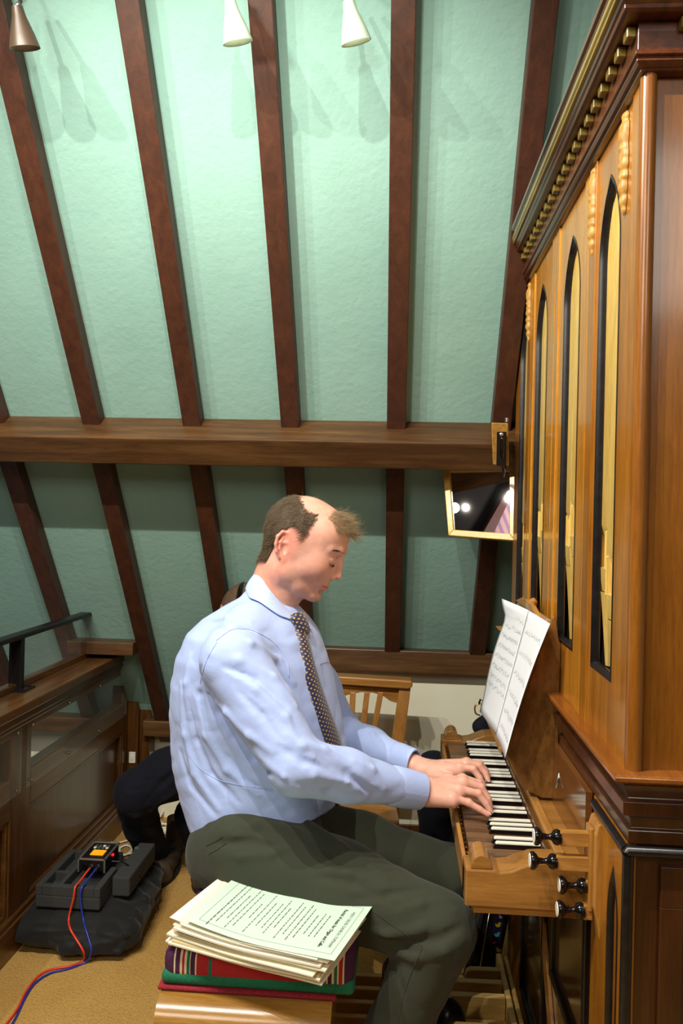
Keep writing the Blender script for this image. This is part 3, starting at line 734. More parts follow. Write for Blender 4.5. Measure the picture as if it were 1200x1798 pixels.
u, v, w = HP[:, 0], HP[:, 1], HP[:, 2]
def sm(a, b, x): t = np.clip((x-a)/(b-a), 0, 1); return t*t*(3-2*t)
tone = np.ones((len(HP), 3))
def mixc(mask, c):
    global tone
    tone = tone*(1-mask[:, None])+tone*np.array(c)*mask[:, None]
stub = sm(-.052, -.080, w)*sm(.012, .045, u)*sm(-.19, -.12, w)
mixc(stub*.8, (.86, .83, .83))
lipm = np.exp(-(((w+.079)/.0085)**2+(v/.022)**2+((u-.094)/.012)**2)*1.2); mixc(np.clip(lipm*1.6, 0, 1), (.86, .62, .62))
earm = sm(.068, .078, np.abs(v))*sm(.03, -.01, u); mixc(earm, (1.0, .76, .74))
mixc(np.exp(-(((u-.06)/.03)**2+((np.abs(v)-.045)/.02)**2+((w+.045)/.025)**2)), (1.0, .80, .76))
mixc(np.exp(-(((u-.105)/.018)**2+(v/.016)**2+((w+.045)/.016)**2)), (1.0, .80, .76))
mixc(sm(-.06, -.12, w)*sm(.02, -.02, u), (1.0, .84, .80))
mixc(sm(.03, .07, w), (1.0, .98, .96))
def world_head(P):
    B = np.array([list(E1), list(E2), list(E3)]); return P@B+np.array(HO)

# ---- hands
def hand(name_pts, side):
    """name_pts: wrist, four fingers as MCP/PIP/DIP/TIP points, thumb points"""
    wr, fore, fingers, thumb = name_pts
    allp = [wr, fore]+[p for f in fingers for p in f]+list(thumb)
    A = np.array([list(p) for p in allp]); f = Field(A.min(0)-.03, A.max(0)+.03, .0017)
    mcps = [L3(x[0]) for x in fingers]; W_ = L3(wr)
    f.cone(L3(fore), W_, .0285, .0255, .01)
    n_ = len(mcps)
    across = mcps[-1]-mcps[0]; across /= np.linalg.norm(across)
    dn = np.array([0, 0, -1.0])
    for i, m in enumerate(mcps):
        t = (i/(n_-1)-.5)*.034
        st = W_+across*t*.9
        f.cone(st, m+dn*.004, .0165, .0118, .014)
        f.cone(st+dn*.010, m+dn*.012, .014, .0100, .014)
    rs = [(.0098, .0088, .0078, .0066), (.0102, .0090, .0080, .0068), (.0097, .0086, .0077, .0065), (.0086, .0076, .0068, .0058)]
    for (a, b_, c, d), r in zip(fingers, rs):
        f.cone(L3(a), L3(b_), r[0], r[1], .005); f.cone(L3(b_), L3(c), r[1], r[2], .002); f.cone(L3(c), L3(d), r[2], r[3], .002)
        f.ell(L3(a)+np.array([0, 0, .0015]), (.009, .0075, .0085), .006)
        f.ell(L3(b_)+np.array([.001, 0, .0012]), (.0080, .0078, .0080), .004)
        # tendon from wrist to knuckle
        f.cone(W_*.55+L3(a)*.45+np.array([0, 0, .012]), L3(a)+np.array([0, 0, .004]), .0030, .0034, .006)
    f.chain([L3(p) for p in thumb], [.016, .0125, .0095, .0078], .008)
    P, Q = f.mesh(); tn = np.ones((len(P), 3))
    for fg in fingers:
        for j, rr in ((0, .012), (1, .012), (2, .010), (3, .010)):
            dd = np.linalg.norm(P-L3(fg[j]), axis=1); mk = np.exp(-(dd/rr)**2)[:, None]*.55; tn = tn*(1-mk)+tn*np.array([1.0, .78, .75])*mk
    return P, Q, tn
Pp = atY
RF = [[Pp(812, 1367, 1.782), Pp(841, 1376, 1.790), Pp(853, 1394, 1.786), Pp(857, 1409, 1.780)],
      [Pp(813, 1373, 1.758), Pp(845, 1383, 1.762), Pp(857, 1402, 1.757), Pp(861, 1417, 1.752)],
      [Pp(807, 1386, 1.733), Pp(840, 1394, 1.735), Pp(854, 1411, 1.731), Pp(861, 1424, 1.727)],
      [Pp(796, 1400, 1.710), Pp(823, 1410, 1.708), Pp(843, 1421, 1.704), Pp(857, 1430, 1.701)]]
RT = [Pp(765, 1395, 1.775), Pp(795, 1402, 1.808), Pp(822, 1410, 1.820), Pp(842, 1416, 1.815)]
LF = [[Pp(808, 1347, 1.925), Pp(832, 1351, 1.920), Pp(843, 1366, 1.912), Pp(848, 1377, 1.905)],
      [Pp(819, 1340, 1.950), Pp(842, 1345, 1.948), Pp(853, 1358, 1.940), Pp(857, 1369, 1.932)],
      [Pp(820, 1338, 1.975), Pp(843, 1342, 1.974), Pp(853, 1353, 1.966), Pp(858, 1362, 1.958)],
      [Pp(812, 1340, 1.998), Pp(833, 1342, 2.000), Pp(843, 1350, 1.993), Pp(849, 1357, 1.985)]]
LT = [Pp(760, 1362, 1.945), Pp(788, 1368, 1.905), Pp(812, 1376, 1.890), Pp(832, 1386, 1.880)]
h1 = hand((Pp(752, 1388, 1.735), Pp(712, 1385, 1.722), RF, RT), -1)
h2 = hand((Pp(742, 1350, 1.985), Pp(726, 1344, 1.998), LF, LT), 1)
NAILS = []
for fs in (RF, LF):
    for m_, p_, d_, t_ in fs: NAILS.append((Vector(t_), (Vector(t_)-Vector(d_)).normalized()))
# ---- arms and trunk under the clothes, same body mesh
SHn, ELn, WRn = Pp(408, 1150, 1.66), Pp(520, 1338, 1.60), Pp(728, 1387, 1.715)
SHf, ELf, WRf = Pp(480, 1120, 2.06), Pp(598, 1296, 2.13), Pp(715, 1337, 2.005)
bf = Field((-.62, 1.48, .60), (.12, 2.25, 1.35), .008)
for a, b_, c in ((SHn, ELn, WRn), (SHf, ELf, WRf)):
    bf.chain([L3(a), L3(b_), L3(c)], [.045, .034, .019], .01)
bf.ell(L3(Pp(448, 1190, YM)), (.085, .15, .17), .03); bf.ell(L3(Pp(455, 1360, YM)), (.09, .13, .16), .03)
bf.cone(L3(Pp(440, 1130, YM)), L3(Pp(482, 1055, YM)), .06, .055, .02)
BP, BQ = bf.mesh()
body_P = [world_head(HP), h1[0], h2[0], BP]; body_Q = [HQ, h1[1], h2[1], BQ]; body_T = [tone, h1[2], h2[2], np.ones((len(BP), 3))]
off = 0; qq = []
for P_, Q_ in zip(body_P, body_Q): qq.append(Q_+off); off += len(P_)
BASE = (-.25, YM, .60)
man_o = np_mesh('person', np.concatenate(body_P), np.concatenate(qq), M_SKIN, None, BASE)
paint(man_o, np.concatenate(body_T))
tag(man_o, 'balding man in pale blue shirt and navy tie playing the organ keyboard', 'person')

M_NAIL = plain('nail', (236, 190, 176), .25)
for t_, d_ in NAILS:
    sd = Vector((0, 0, 1)).cross(d_).normalized(); up_ = d_.cross(sd)
    if up_.z < 0: up_ = -up_
    c = t_+up_*.0050+d_*.0012; rows = []
    for i in range(5):
        a = i/4*2-1; rows.append([tuple(c+d_*(.0052*a)+sd*(.0042*q*(1-.25*abs(a)**3))+up_*(.0016*(1-q*q)-.0004-.0010*max(a, 0))) for q in (-1, -.5, 0, .5, 1)])
    MB().grid(rows).make('fingernail', M_NAIL, man_o, smooth=True)
# ---- hair: shell plus strands
def hair_mask(u, v, w, gap=0.0):
    nz = .004*vnoise(u*220, v*220, w*220)
    top = .061+np.clip(-u, 0, .04)*.26+np.clip(-.05-u, 0, 1)*.30+.006*np.sin(u*90)-gap+nz
    front = .014-np.clip(.01-w, 0, .05)*.25-gap+nz
    m = (w < top) & (u < front) & (w > -.012+np.clip(u+.005, -1, 0)*0)
    beh = (u < -.046) & (w > -.096+.22*np.clip(u+.075, 0, 1)) & (w < top)
    rim = (u < -.040) & (w > -.010) & (w < top)
    return m | beh | rim
bvh_pts = HP; nrm = np.zeros_like(HP)
vv = HP[HQ]; fn_ = np.cross(vv[:, 2]-vv[:, 0], vv[:, 3]-vv[:, 1])
for k in range(4): np.add.at(nrm, HQ[:, k], fn_)
nrm /= np.linalg.norm(nrm, axis=1)[:, None]+1e-12
if (nrm*(HP-np.array([0, 0, 0]))).sum(1).mean() < 0: nrm = -nrm
hm2 = hair_mask(u, v, w) & (np.abs(v) < .079) & ~((np.abs(v) > .071) & (u > -.042) & (w < .0))
roots_ix = np.where(hm2)[0]
hm = hair_mask(u, v, w, .006) & (np.abs(v) < .079) & ~((np.abs(v) > .071) & (u > -.042) & (w < .0))
idx_old = np.where(hm)[0]; remap = -np.ones(len(HP), int); remap[idx_old] = np.arange(len(idx_old))
qs = remap[HQ]; qs = qs[(qs >= 0).all(1)]
edge = sm(.066, .045, w-np.clip(-u, 0, .04)*.26-np.clip(-.05-u, 0, 1)*.30)
thick = (.0040*edge+.0004)[idx_old]+.0012*vnoise(HP[idx_old, 0]*160, HP[idx_old, 1]*160, HP[idx_old, 2]*60)
hair = np_mesh('hair', world_head(HP[idx_old]+nrm[idx_old]*thick[:, None]), qs, noisy('hair_base', (54, 42, 28), (84, 68, 46), 300, .7, .4), man_o)
def strands(name, roots, dirs, lens, rad, mat, par, n=5, curl=.3, stiff=.0, conv=world_head, seedv=1):
    r_ = np.random.default_rng(seedv); N = len(roots); pts = [roots.copy()]; d = dirs/np.linalg.norm(dirs, axis=1)[:, None]
    bend = r_.normal(0, curl, (N, 3)); p = roots.copy()
    for k in range(n):
        d = d+bend*.25+np.array([0, 0, stiff]); d /= np.linalg.norm(d, axis=1)[:, None]
        p = p+d*(lens/n)[:, None]; pts.append(p.copy())
    V = []; 
    a = np.cross(dirs, r_.normal(0, 1, (N, 3))); a /= np.linalg.norm(a, axis=1)[:, None]; b_ = np.cross(dirs/np.linalg.norm(dirs, axis=1)[:, None], a)
    for k, q in enumerate(pts):
        rr = rad*(1-.75*k/n)
        for j in range(3):
            t = 2*math.pi*j/3; V.append(q+(a*math.cos(t)+b_*math.sin(t))*rr)
    V = np.stack(V, 1)      # N, (n+1)*3, 3
    Q = []
    for k in range(n):
        for j in range(3): Q.append([k*3+j, k*3+(j+1) % 3, (k+1)*3+(j+1) % 3, (k+1)*3+j])
    Q = np.array(Q); QQ = (Q[None]+(np.arange(N)*(n+1)*3)[:, None, None]).reshape(-1, 4)
    o = np_mesh(name, conv(V.reshape(-1, 3)), QQ, mat, par)
    g = np.repeat(r_.uniform(.55, 1.5, N), (n+1)*3)[:, None]*np.ones((1, 3)); paint(o, g); return o
M_HAIR = tone_mat('hair_strand', (98, 80, 58), .42); M_HAIR2 = tone_mat('pale_hair_strand', (150, 128, 94), .42)
r_ = np.random.default_rng(5)
NH = 11000
pick = r_.choice(roots_ix, NH)
flow = np.stack([-.75-0*HP[pick, 0], np.sign(HP[pick, 1])*.0, -.65-3.0*(HP[pick, 0] < -.07)*1.0], 1)+r_.normal(0, .22, (NH, 3))
flow = flow-(flow*nrm[pick]).sum(1)[:, None]*nrm[pick]; flow += nrm[pick]*.16
th = .003*edge[pick]
strands('hair_strands', HP[pick]+nrm[pick]*th[:, None], flow, r_.uniform(.010, .022, NH), .00034, M_HAIR, hair, 4, .25, -.02)
# thin tuft over the forehead and sparse crown hair
cand = np.where((u > .028) & (w > .050) & (np.abs(v) < .054) & (w < .090))[0]; pk = r_.choice(cand, 1300)
fl = np.stack([.95+0*pk, .15*np.sign(HP[pk, 1]), .16-1.2*np.clip(HP[pk, 0]-.05, 0, 1)], 1)+r_.normal(0, .24, (1300, 3))+nrm[pk]*.35
strands('hair_strands', HP[pk], fl, r_.uniform(.020, .046, 1300), .00026, M_HAIR2, hair, 6, .6, -.07, seedv=3)
cand = np.where((w > .062) & (u < .05) & (u > -.075))[0]; pk = r_.choice(cand, 90)
fl = np.stack([.3+0*pk, 0*pk, .3+0*pk], 1)+r_.normal(0, .5, (90, 3))+nrm[pk]*.3
strands('hair_strands', HP[pk], fl, r_.uniform(.008, .018, 90), .00018, M_HAIR2, hair, 4, .5, 0, seedv=4)
M_BROW = tone_mat('brow_strand', (58, 42, 30), .5)
# brows and lashes
for s in (-1, 1):
    N = 300; t = r_.uniform(0, 1, N)
    base = np.stack([.0945-.018*t**2, s*(.012+.036*t), .0115+.0035*np.sin(t*2.6)-.003*t], 1)+r_.normal(0, .0011, (N, 3))
    bvp = base
    strands('eyebrow', bvp, np.stack([-.25+0*t, s*.9+0*t, .15-.5*t], 1)+r_.normal(0, .15, (N, 3)), r_.uniform(.006, .010, N), .00034, M_BROW, man_o, 3, .1, 0, seedv=6)
    N = 110; t = r_.uniform(0, 1, N)
    lb = np.stack([.0885-.008*(t-.35)**2*3, s*(.019+.025*t), -.0215-.003*np.sin(t*3.1)], 1)
    strands('eyelash', lb, np.stack([.8+0*t, s*.3+0*t, -.55+0*t], 1)+r_.normal(0, .1, (N, 3)), r_.uniform(.004, .006, N), .00034, M_BROW, man_o, 3, .1, .12, seedv=7)
# ================================================================== CLOTHES OF THE ORGANIST
TW = math.radians(14)      # trunk turned a little towards the camera
tab = [(1030, 444, 480, .045), (1048, 424, 505, .068), (1066, 394, 524, .098), (1085, 366, 540, .140), (1110, 342, 556, .178), (1150, 322, 572, .188), (1200, 309, 585, .186), (1250, 304, 597, .180), (1300, 303, 606, .172), (1350, 309, 610, .170), (1400, 322, 602, .172), (1435, 338, 588, .172), (1470, 356, 570, .165)]
Zt = []; Xc = []; Aa = []; Bb = []
for py, xb, xf, hb in tab:
    p0, p1_ = Pp(xb, py, YM), Pp(xf, py, YM); Zt.append((p0.z+p1_.z)/2); Xc.append((p0.x+p1_.x)/2)
    a = (p1_.x-p0.x)/2; a = math.sqrt(max(a*a-(hb*math.sin(TW))**2, .03**2))/math.cos(TW); Aa.append(a); Bb.append(hb)
Zt, Xc, Aa, Bb = [np.array(t[::-1]) for t in (Zt, Xc, Aa, Bb)]
HEMX = Pp(380, 1450, YM).x
shf = Field((-.66, 1.46, .63), (.14, 2.30, 1.38), .0048)
def torso(x, y, z):
    xc = np.interp(z, Zt, Xc); a = np.interp(z, Zt, Aa); b_ = np.interp(z, Zt, Bb)
    dx, dy = x-xc, y-YM
    q = dx*math.cos(TW)-dy*math.sin(TW); r = dx*math.sin(TW)+dy*math.cos(TW)
    k0 = (np.abs(q/a)**2.3+np.abs(r/b_)**2.3)**(1/2.3)
    d = (k0-1)*np.minimum(a, b_)*.9
    cut = (Zt[0]+.030+np.clip(x-HEMX, 0, .32)*.27)-z
    return np.maximum(d, np.maximum(z-Zt[-1], cut))
shf.op((-.62, 1.6, Zt[0]), (.12, 2.12, Zt[-1]), torso, 0)
TBP, TBQ = shf.mesh()
# sleeves
NS = Pp(410, 1158, 1.665); NE = Pp(522, 1345, 1.59); NW = Pp(735, 1389, 1.722)
FS = Pp(490, 1120, 2.05); FE = Pp(600, 1297, 2.13); FWr = Pp(724, 1340, 1.997)
shf.chain([L3(Pp(436, 1100, 1.76)), L3(NS)], [.050, .070], .035)
shf.chain([L3(NS), L3(NS.lerp(NE, .5)), L3(NE)], [.072, .066, .058], .012)
shf.chain([L3(NE), L3(NE.lerp(NW, .4)), L3(NE.lerp(NW, .84))], [.058, .054, .037], .012)
shf.chain([L3(Pp(470, 1085, 1.97)), L3(FS), L3(FS.lerp(FE, .5)), L3(FE)], [.055, .075, .070, .060], .04)
shf.chain([L3(FE), L3(FE.lerp(FWr, .4)), L3(FE.lerp(FWr, .84))], [.059, .052, .035], .02)
# folds: ridges (+) and valleys (-) laid on the cloth where the photo shows them
def fold(f, pts, r, up=True, k=.012, dep=None):
    H = []
    for p in pts:
        q = f.hit(p[0], p[1]); H.append(L3(q+ray(p[0], p[1]).normalized()*(r*.50 if up else -r*.40)))
    f.chain(H, [r*.45]+[r]*(len(H)-2)+[r*.45], k, 'u' if up else 's')
folds = [
 # upper arm & shoulder
 ([(395, 1112), (440, 1130), (490, 1160), (515, 1200)], .009, 1), ([(372, 1150), (420, 1160), (480, 1190), (520, 1240)], .010, 1), 
 ([(400, 1180), (450, 1210), (500, 1260), (520, 1300)], .010, 1), ([(390, 1170), (450, 1192), (505, 1240)], .009, 0),
 ([(372, 1215), (400, 1250), (440, 1290), (480, 1320)], .010, 1), ([(420, 1215), (460, 1255), (495, 1300)], .008, 0),
 ([(505, 1290), (530, 1310), (570, 1318), (610, 1345)], .012, 1), ([(490, 1310), (530, 1335), (580, 1350)], .010, 0),
 ([(500, 1350), (550, 1362), (610, 1372), (660, 1380)], .009, 1), ([(560, 1330), (610, 1358), (660, 1398), (672, 1408)], .007, 0),
 ([(520, 1375), (580, 1392), (640, 1402)], .008, 0), ([(620, 1335), (655, 1350), (676, 1385)], .008, 1),
 ([(460, 1330), (500, 1362), (560, 1385)], .007, 1),
 ([(366, 1222), (384, 1252), (412, 1292), (444, 1330), (474, 1360)], .017, 0),
 # back and side of the trunk
 ([(318, 1200), (326, 1290), (345, 1360), (385, 1420)], .011, 1), ([(330, 1230), (345, 1300), (370, 1360), (420, 1410)], .009, 0),
 ([(345, 1220), (365, 1290), (400, 1350), (455, 1395)], .010, 1), ([(352, 1170), (350, 1220), (362, 1270)], .009, 0), ([(335, 1150), (328, 1200), (335, 1260)], .010, 1),
 ([(315, 1320), (335, 1380), (375, 1430)], .008, 0), ([(400, 1330), (430, 1370), (480, 1395)], .007, 0),
 ([(365, 1090), (400, 1085), (440, 1092)], .008, 1), ([(350, 1110), (400, 1100), (450, 1108)], .007, 0),
 # chest and far sleeve
 ([(640, 1272), (655, 1290), (662, 1308)], .006, 1)]
shirt_clean = None
for pts, r, upf in folds: fold(shf, pts, r*.8, bool(upf), .008)
def wrink(x, y, z):
    n = vnoise(x*9+z*7, y*9, z*11-x*6); n2 = vnoise(x*22+z*14+5, y*20, z*24-x*12)
    return .0028*n+.0012*(1-2*np.abs(n2))
shf.op(shf.lo, shf.lo+shf.h*shf.n, lambda x, y, z: wrink(x, y, z), 0, 'a')
# neck opening
shf.cone(L3(hl(-.004, 0, -.215)), L3(hl(-.022, 0, -.06)), .056, .056, .004, 's')
SP, SQ = shf.mesh()
shirt = np_mesh('shirt', SP, SQ, M_SHIRT, man_o)
from mathutils.bvhtree import BVHTree
def bvh_of(P, Q): return BVHTree.FromPolygons([tuple(p) for p in P], [tuple(int(i) for i in q) for q in Q])
BV = bvh_of(SP, SQ); TBV = bvh_of(TBP, TBQ)
CAMP = Vector((0, 0, CAMZ))
def shoot(px, py, bv=None, off=.002):
    d = ray(px, py).normalized(); h, n, i, t = (bv or BV).ray_cast(CAMP, d)
    if h is None: return None, None
    if n.dot(d) > 0: n = -n
    return h+n*off, n
def seam(name, pts, par, mat, r=.0005, bv=None, sub=8):
    P = [shoot(x, y, bv, .0006)[0] for x, y in [(p.x, p.z) for p in bez([(a, 0, b_) for a, b_ in pts], sub)]]
    P = [p for p in P if p is not None]
    if len(P) > 2: return MB().tube(P, r, 6).make(name, mat, par, smooth=True)
M_SEAM = cloth('shirt_seam', (168, 190, 232), .7, 1200, 17, .1)
seam('seam', [(380, 1125), (405, 1107), (430, 1104), (450, 1110), (480, 1128), (503, 1160), (508, 1190)], shirt, M_SEAM, .0006)
seam('seam', [(382, 1127), (368, 1150), (358, 1175), (352, 1200)], shirt, M_SEAM, .0006)
seam('seam', [(318, 1270), (335, 1330), (375, 1365), (430, 1380), (480, 1386)], shirt, M_SEAM, .0005)
# cuffs
def cuff(W0, D, r0, r1, ln):
    D = D.normalized(); rows = []
    u_ = D.cross(Vector((0, 0, 1))).normalized(); w_ = u_.cross(D)
    for t, rr in ((-.004, r0*.93), (0, r0), (.2, r0*1.01), (.5, r0*.99), (1, r1), (1.0, r1-.0035), (.6, r1-.005)):
        c = W0+D*(t*ln if t >= 0 else t)
        rows.append([c+u_*math.cos(a)*rr*.92+w_*math.sin(a)*rr*1.05 for a in [2*math.pi*k/40 for k in range(41)]])
    return MB().grid(rows).make('cuff', M_SHIRT, shirt, auto=50)
dn_ = (NW-NE); cuff(NE.lerp(NW, .76), dn_, .0400, .0365, dn_.length*.26)
df_ = (FWr-FE); cuff(FE.lerp(FWr, .77), df_, .0375, .0350, df_.length*.26)
# collar: stand and turned-down leaf
def collar():
    ctop = Pp(489, 1040, YM); axT = (Pp(522, 1080, YM)-Pp(455, 1001, YM))/2
    cbot = Pp(476, 1067, YM); axB = (Pp(520, 1108, YM)-Pp(434, 1034, YM))/2
    lat = Vector((0, 1, 0)); lat = (lat-axT.normalized()*lat.dot(axT.normalized())).normalized()
    rot = math.radians(8)
    rows = [[], [], [], [], []]
    n = 60; a0 = math.radians(17)
    for k in range(n+1):
        a = a0+(2*math.pi-2*a0)*k/n
        ca, sa = math.cos(a+rot), math.sin(a+rot)
        top = ctop+axT*ca*1.0+lat*sa*.064
        near = max(0, 1-min(a-a0, 2*math.pi-a0-a)/.9)
        low = cbot+axB*ca*(1.06+.03*near)+lat*sa*(.094)
        low = low+Vector((0.002, 0, -.020))*near**1.5
        sink = top*.55+low*.45
        out = (low-(ctop+cbot)/2); out.z = 0; out = out.normalized()
        hl_, hn_, _, _ = BV.find_nearest(low)
        if hn_.dot(out) < 0: hn_ = -hn_
        low = hl_+hn_*.0042; mid = (top+low)/2+out*.006
        rows[0].append(sink-out*.012); rows[1].append(top-out*.003); rows[2].append(top+out*.002); rows[3].append(mid); rows[4].append(low)
    b = MB().grid([[tuple(p) for p in r] for r in rows]); o = b.make('collar', M_COLLAR, shirt, smooth=True)
    s_ = o.modifiers.new('solid', 'SOLIDIFY'); s_.thickness = .0028; s_.offset = 0
    sb = o.modifiers.new('sub', 'SUBSURF'); sb.levels = 1; sb.render_levels = 2
    return o
M_COLLAR = cloth('shirt_collar', (182, 202, 246), .7, 1200, 10, .12)
col_o = collar()
# tie
def tie_mat():
    m, nt, b = newmat('navy_tie'); uv = nd(nt, 'ShaderNodeUVMap', uv_map='uv'); sp = nd(nt, 'ShaderNodeSeparateXYZ'); nt.links.new(uv.outputs[0], sp.inputs[0])
    def mth(op, a, bb=None, c=None):
        n = nd(nt, 'ShaderNodeMath', operation=op)
        for i, q in enumerate((a, bb, c)):
            if q is None: continue
            if isinstance(q, (int, float)): n.inputs[i].default_value = q
            else: nt.links.new(q, n.inputs[i])
        return n.outputs[0]
    U, V_ = sp.outputs[0], sp.outputs[1]
    a = mth('ADD', U, V_); c = mth('SUBTRACT', U, V_)
    fa = mth('ABSOLUTE', mth('SUBTRACT', mth('FRACT', a), .5)); fc = mth('ABSOLUTE', mth('SUBTRACT', mth('FRACT', c), .5))
    mx = mth('MAXIMUM', fa, fc); d = mth('LESS_THAN', mx, .19); core = mth('LESS_THAN', mx, .07)
    m1 = nd(nt, 'ShaderNodeMix', data_type='RGBA'); m1.inputs[6].default_value = (*lin((34, 34, 66)), 1); m1.inputs[7].default_value = (*lin((206, 168, 96)), 1); nt.links.new(d, m1.inputs[0])
    m2 = nd(nt, 'ShaderNodeMix', data_type='RGBA'); nt.links.new(m1.outputs[2], m2.inputs[6]); m2.inputs[7].default_value = (*lin((120, 96, 70)), 1); nt.links.new(core, m2.inputs[0])
    nt.links.new(m2.outputs[2], b.inputs['Base Color']); b.inputs['Roughness'].default_value = .45; b.inputs['Sheen Weight'].default_value = .3
    return m
M_TIE = tie_mat()
def ribbon(name, cpx, hw, mat, par, thick=.0035, off=.006):
    """cpx: photo points of the centre line on the shirt front; width runs round the body"""
    C_ = [shoot(x, y, TBV, off) for x, y in cpx]; pts = [c[0] for c in C_]; nn = [c[1] for c in C_]
    P = bez(pts, 6); rows = []; uv = []
    L = 0
    for i, p in enumerate(P):
        t = (P[min(i+1, len(P)-1)]-P[max(i-1, 0)]).normalized()
        loc, n, _, _ = TBV.find_nearest(p); 
        if n.x < 0: n = -n
        n = (n*.4+Vector((math.cos(TW*2.2), -math.sin(TW*2.2), .25))*.6).normalized()
        sd = t.cross(n).normalized()
        if sd.y < 0: sd = -sd
        w = np.interp(i/(len(P)-1), [0, 1], hw)
        if i: L += (p-P[i-1]).length
        rows.append([p+sd*w*q-n*(.010*q*q) for q in (-1, -.5, 0, .5, 1)]); uv.append([(q*w/.011, L/.011) for q in (-1, -.5, 0, .5, 1)])
    b = MB().grid([[tuple(v_) for v_ in r] for r in rows]); o = b.make(name, mat, par, smooth=True)
    ul = o.data.uv_layers.new(name='uv'); flat = [q for r in uv for q in r]
    for lp in o.data.loops: ul.data[lp.index].uv = flat[lp.vertex_index]
    s_ = o.modifiers.new('solid', 'SOLIDIFY'); s_.thickness = thick; s_.offset = 1
    return o
tie = ribbon('tie', [(527, 1106), (535, 1132), (545, 1175), (555, 1212), (568, 1250), (582, 1290), (592, 1325), (598, 1360), (600, 1400)], (.017, .033), M_TIE, man_o)
def knot():
    c = shoot(525, 1098, TBV, .006)[0]; ax = (Pp(533, 1114, 1.812)-Pp(514, 1076, 1.82)); L_ = ax.length; ax.normalize()
    f = Vector((math.cos(TW*2), -math.sin(TW*2), .45)); f = (f-ax*f.dot(ax)).normalized(); sd = ax.cross(f); rows = []; uv = []
    for i in range(9):
        t = i/8; w = .026-.0085*t; d = .013*math.sin(math.pi*(.18+.75*t))+.003
        if i in (0, 8): w *= .7; d *= .4
        rows.append([tuple(c+ax*(t-.5)*L_+sd*w*math.cos(a)+f*d*math.sin(a)) for a in [2*math.pi*k/16 for k in range(17)]])
        uv.append([(k/16*7, t*L_/.011) for k in range(17)])
    o = MB().grid(rows).make('tie_knot', M_TIE, tie, smooth=True); ul = o.data.uv_layers.new(name='uv'); flat = [q for r in uv for q in r]
    for lp in o.data.loops: ul.data[lp.index].uv = flat[lp.vertex_index]
knot()
# chest pocket edge and button placket beside the tie
seam('placket_edge', [(528, 1120), (533, 1160), (545, 1220), (560, 1270)], shirt, M_SEAM, .0005)
seam('pocket_edge', [(562, 1166), (570, 1163), (578, 1162)], shirt, M_SEAM, .0006)

# ---- trousers
trf = Field((-.62, 1.42, .02), (.30, 2.30, .86), .0055)
NH_, NK, NA = Pp(440, 1492, 1.73), Pp(772, 1632, 1.62), Vector((-.075, 1.63, .13))
FH_, FK, FA = Pp(485, 1466, 1.98), Pp(786, 1538, 2.02), Vector((.02, 2.02, .15))
trf.ell(L3(Pp(450, 1470, YM)), (.140, .175, .110), 0)
trf.ell(L3(Pp(505, 1450, YM-.02)), (.075, .150, .075), .03)
trf.ell(L3(Pp(410, 1492, 1.78)), (.105, .115, .095), .03)
trf.ell(L3(Pp(425, 1492, 1.95)), (.105, .115, .095), .03)
trf.chain([L3(NH_), L3(NH_.lerp(NK, .5)), L3(NK)], [.104, .090, .073], .03)
trf.chain([L3(NK), L3(NK.lerp(NA, .45)), L3(NA)], [.071, .062, .056], .02)
trf.chain([L3(FH_), L3(FH_.lerp(FK, .5)), L3(FK)], [.115, .098, .077], .03)
trf.chain([L3(FK), L3(FK.lerp(FA, .45)), L3(FA)], [.070, .060, .056], .02)
tfolds = [([(440, 1412), (520, 1432), (600, 1490), (680, 1545)], .012, 1), ([(460, 1440), (540, 1470), (600, 1520)], .009, 0), ([(395, 1460), (450, 1450), (520, 1462), (580, 1490)], .010, 1),
 ([(380, 1480), (440, 1478), (500, 1490)], .009, 0), ([(370, 1500), (420, 1505), (480, 1500), (520, 1485)], .009, 1),
 ([(640, 1628), (680, 1640), (740, 1632), (800, 1600)], .011, 1), ([(655, 1645), (700, 1658), (770, 1650), (815, 1625)], .009, 0), ([(690, 1672), (730, 1678), (780, 1668), (815, 1650)], .011, 1),
 ([(700, 1655), (712, 1668), (740, 1670)], .008, 0), ([(700, 1600), (740, 1588), (790, 1580)], .010, 1), ([(620, 1580), (680, 1570), (740, 1560)], .008, 0), ([(690, 1690), (705, 1740), (700, 1790)], .006, 0),
 ([(560, 1540), (620, 1548), (700, 1590)], .010, 0)]
for pts, r, upf in tfolds: fold(trf, pts, r, bool(upf), .008)
trf.op(trf.lo, trf.lo+trf.h*trf.n, lambda x, y, z: .0030*vnoise(x*11+3, y*11, z*11)+.0016*(1-2*np.abs(vnoise(x*20+z*8, y*18, z*20+9))), 0, 'a')
TP, TQ = trf.mesh()
# level seat where he sits on the cushion
SEATZ = .606
sz_ = SEATZ-np.clip(TP[:, 0]+.14, 0, .12)*.75
m_ = (TP[:, 2] < sz_) & (TP[:, 0] < -.03) & (TP[:, 2] > .44); TP[m_, 2] = sz_[m_]
trousers = np_mesh('trousers', TP, TQ, M_TROUS, man_o)
TV = bvh_of(TP, TQ)
M_TSEAM = cloth('trouser_seam', (44, 46, 38), .85)
seam('seam', [(655, 1600), (690, 1625), (720, 1645), (742, 1662)], trousers, M_TSEAM, .0008, TV)
seam('seam', [(742, 1665), (722, 1710), (706, 1760), (700, 1797)], trousers, M_TSEAM, .0008, TV)
seam('pocket_edge', [(362, 1486), (378, 1478), (392, 1469)], trousers, M_TSEAM, .0010, TV)
seam('pocket_edge', [(366, 1500), (382, 1492), (398, 1480)], trousers, M_TSEAM, .0010, TV)
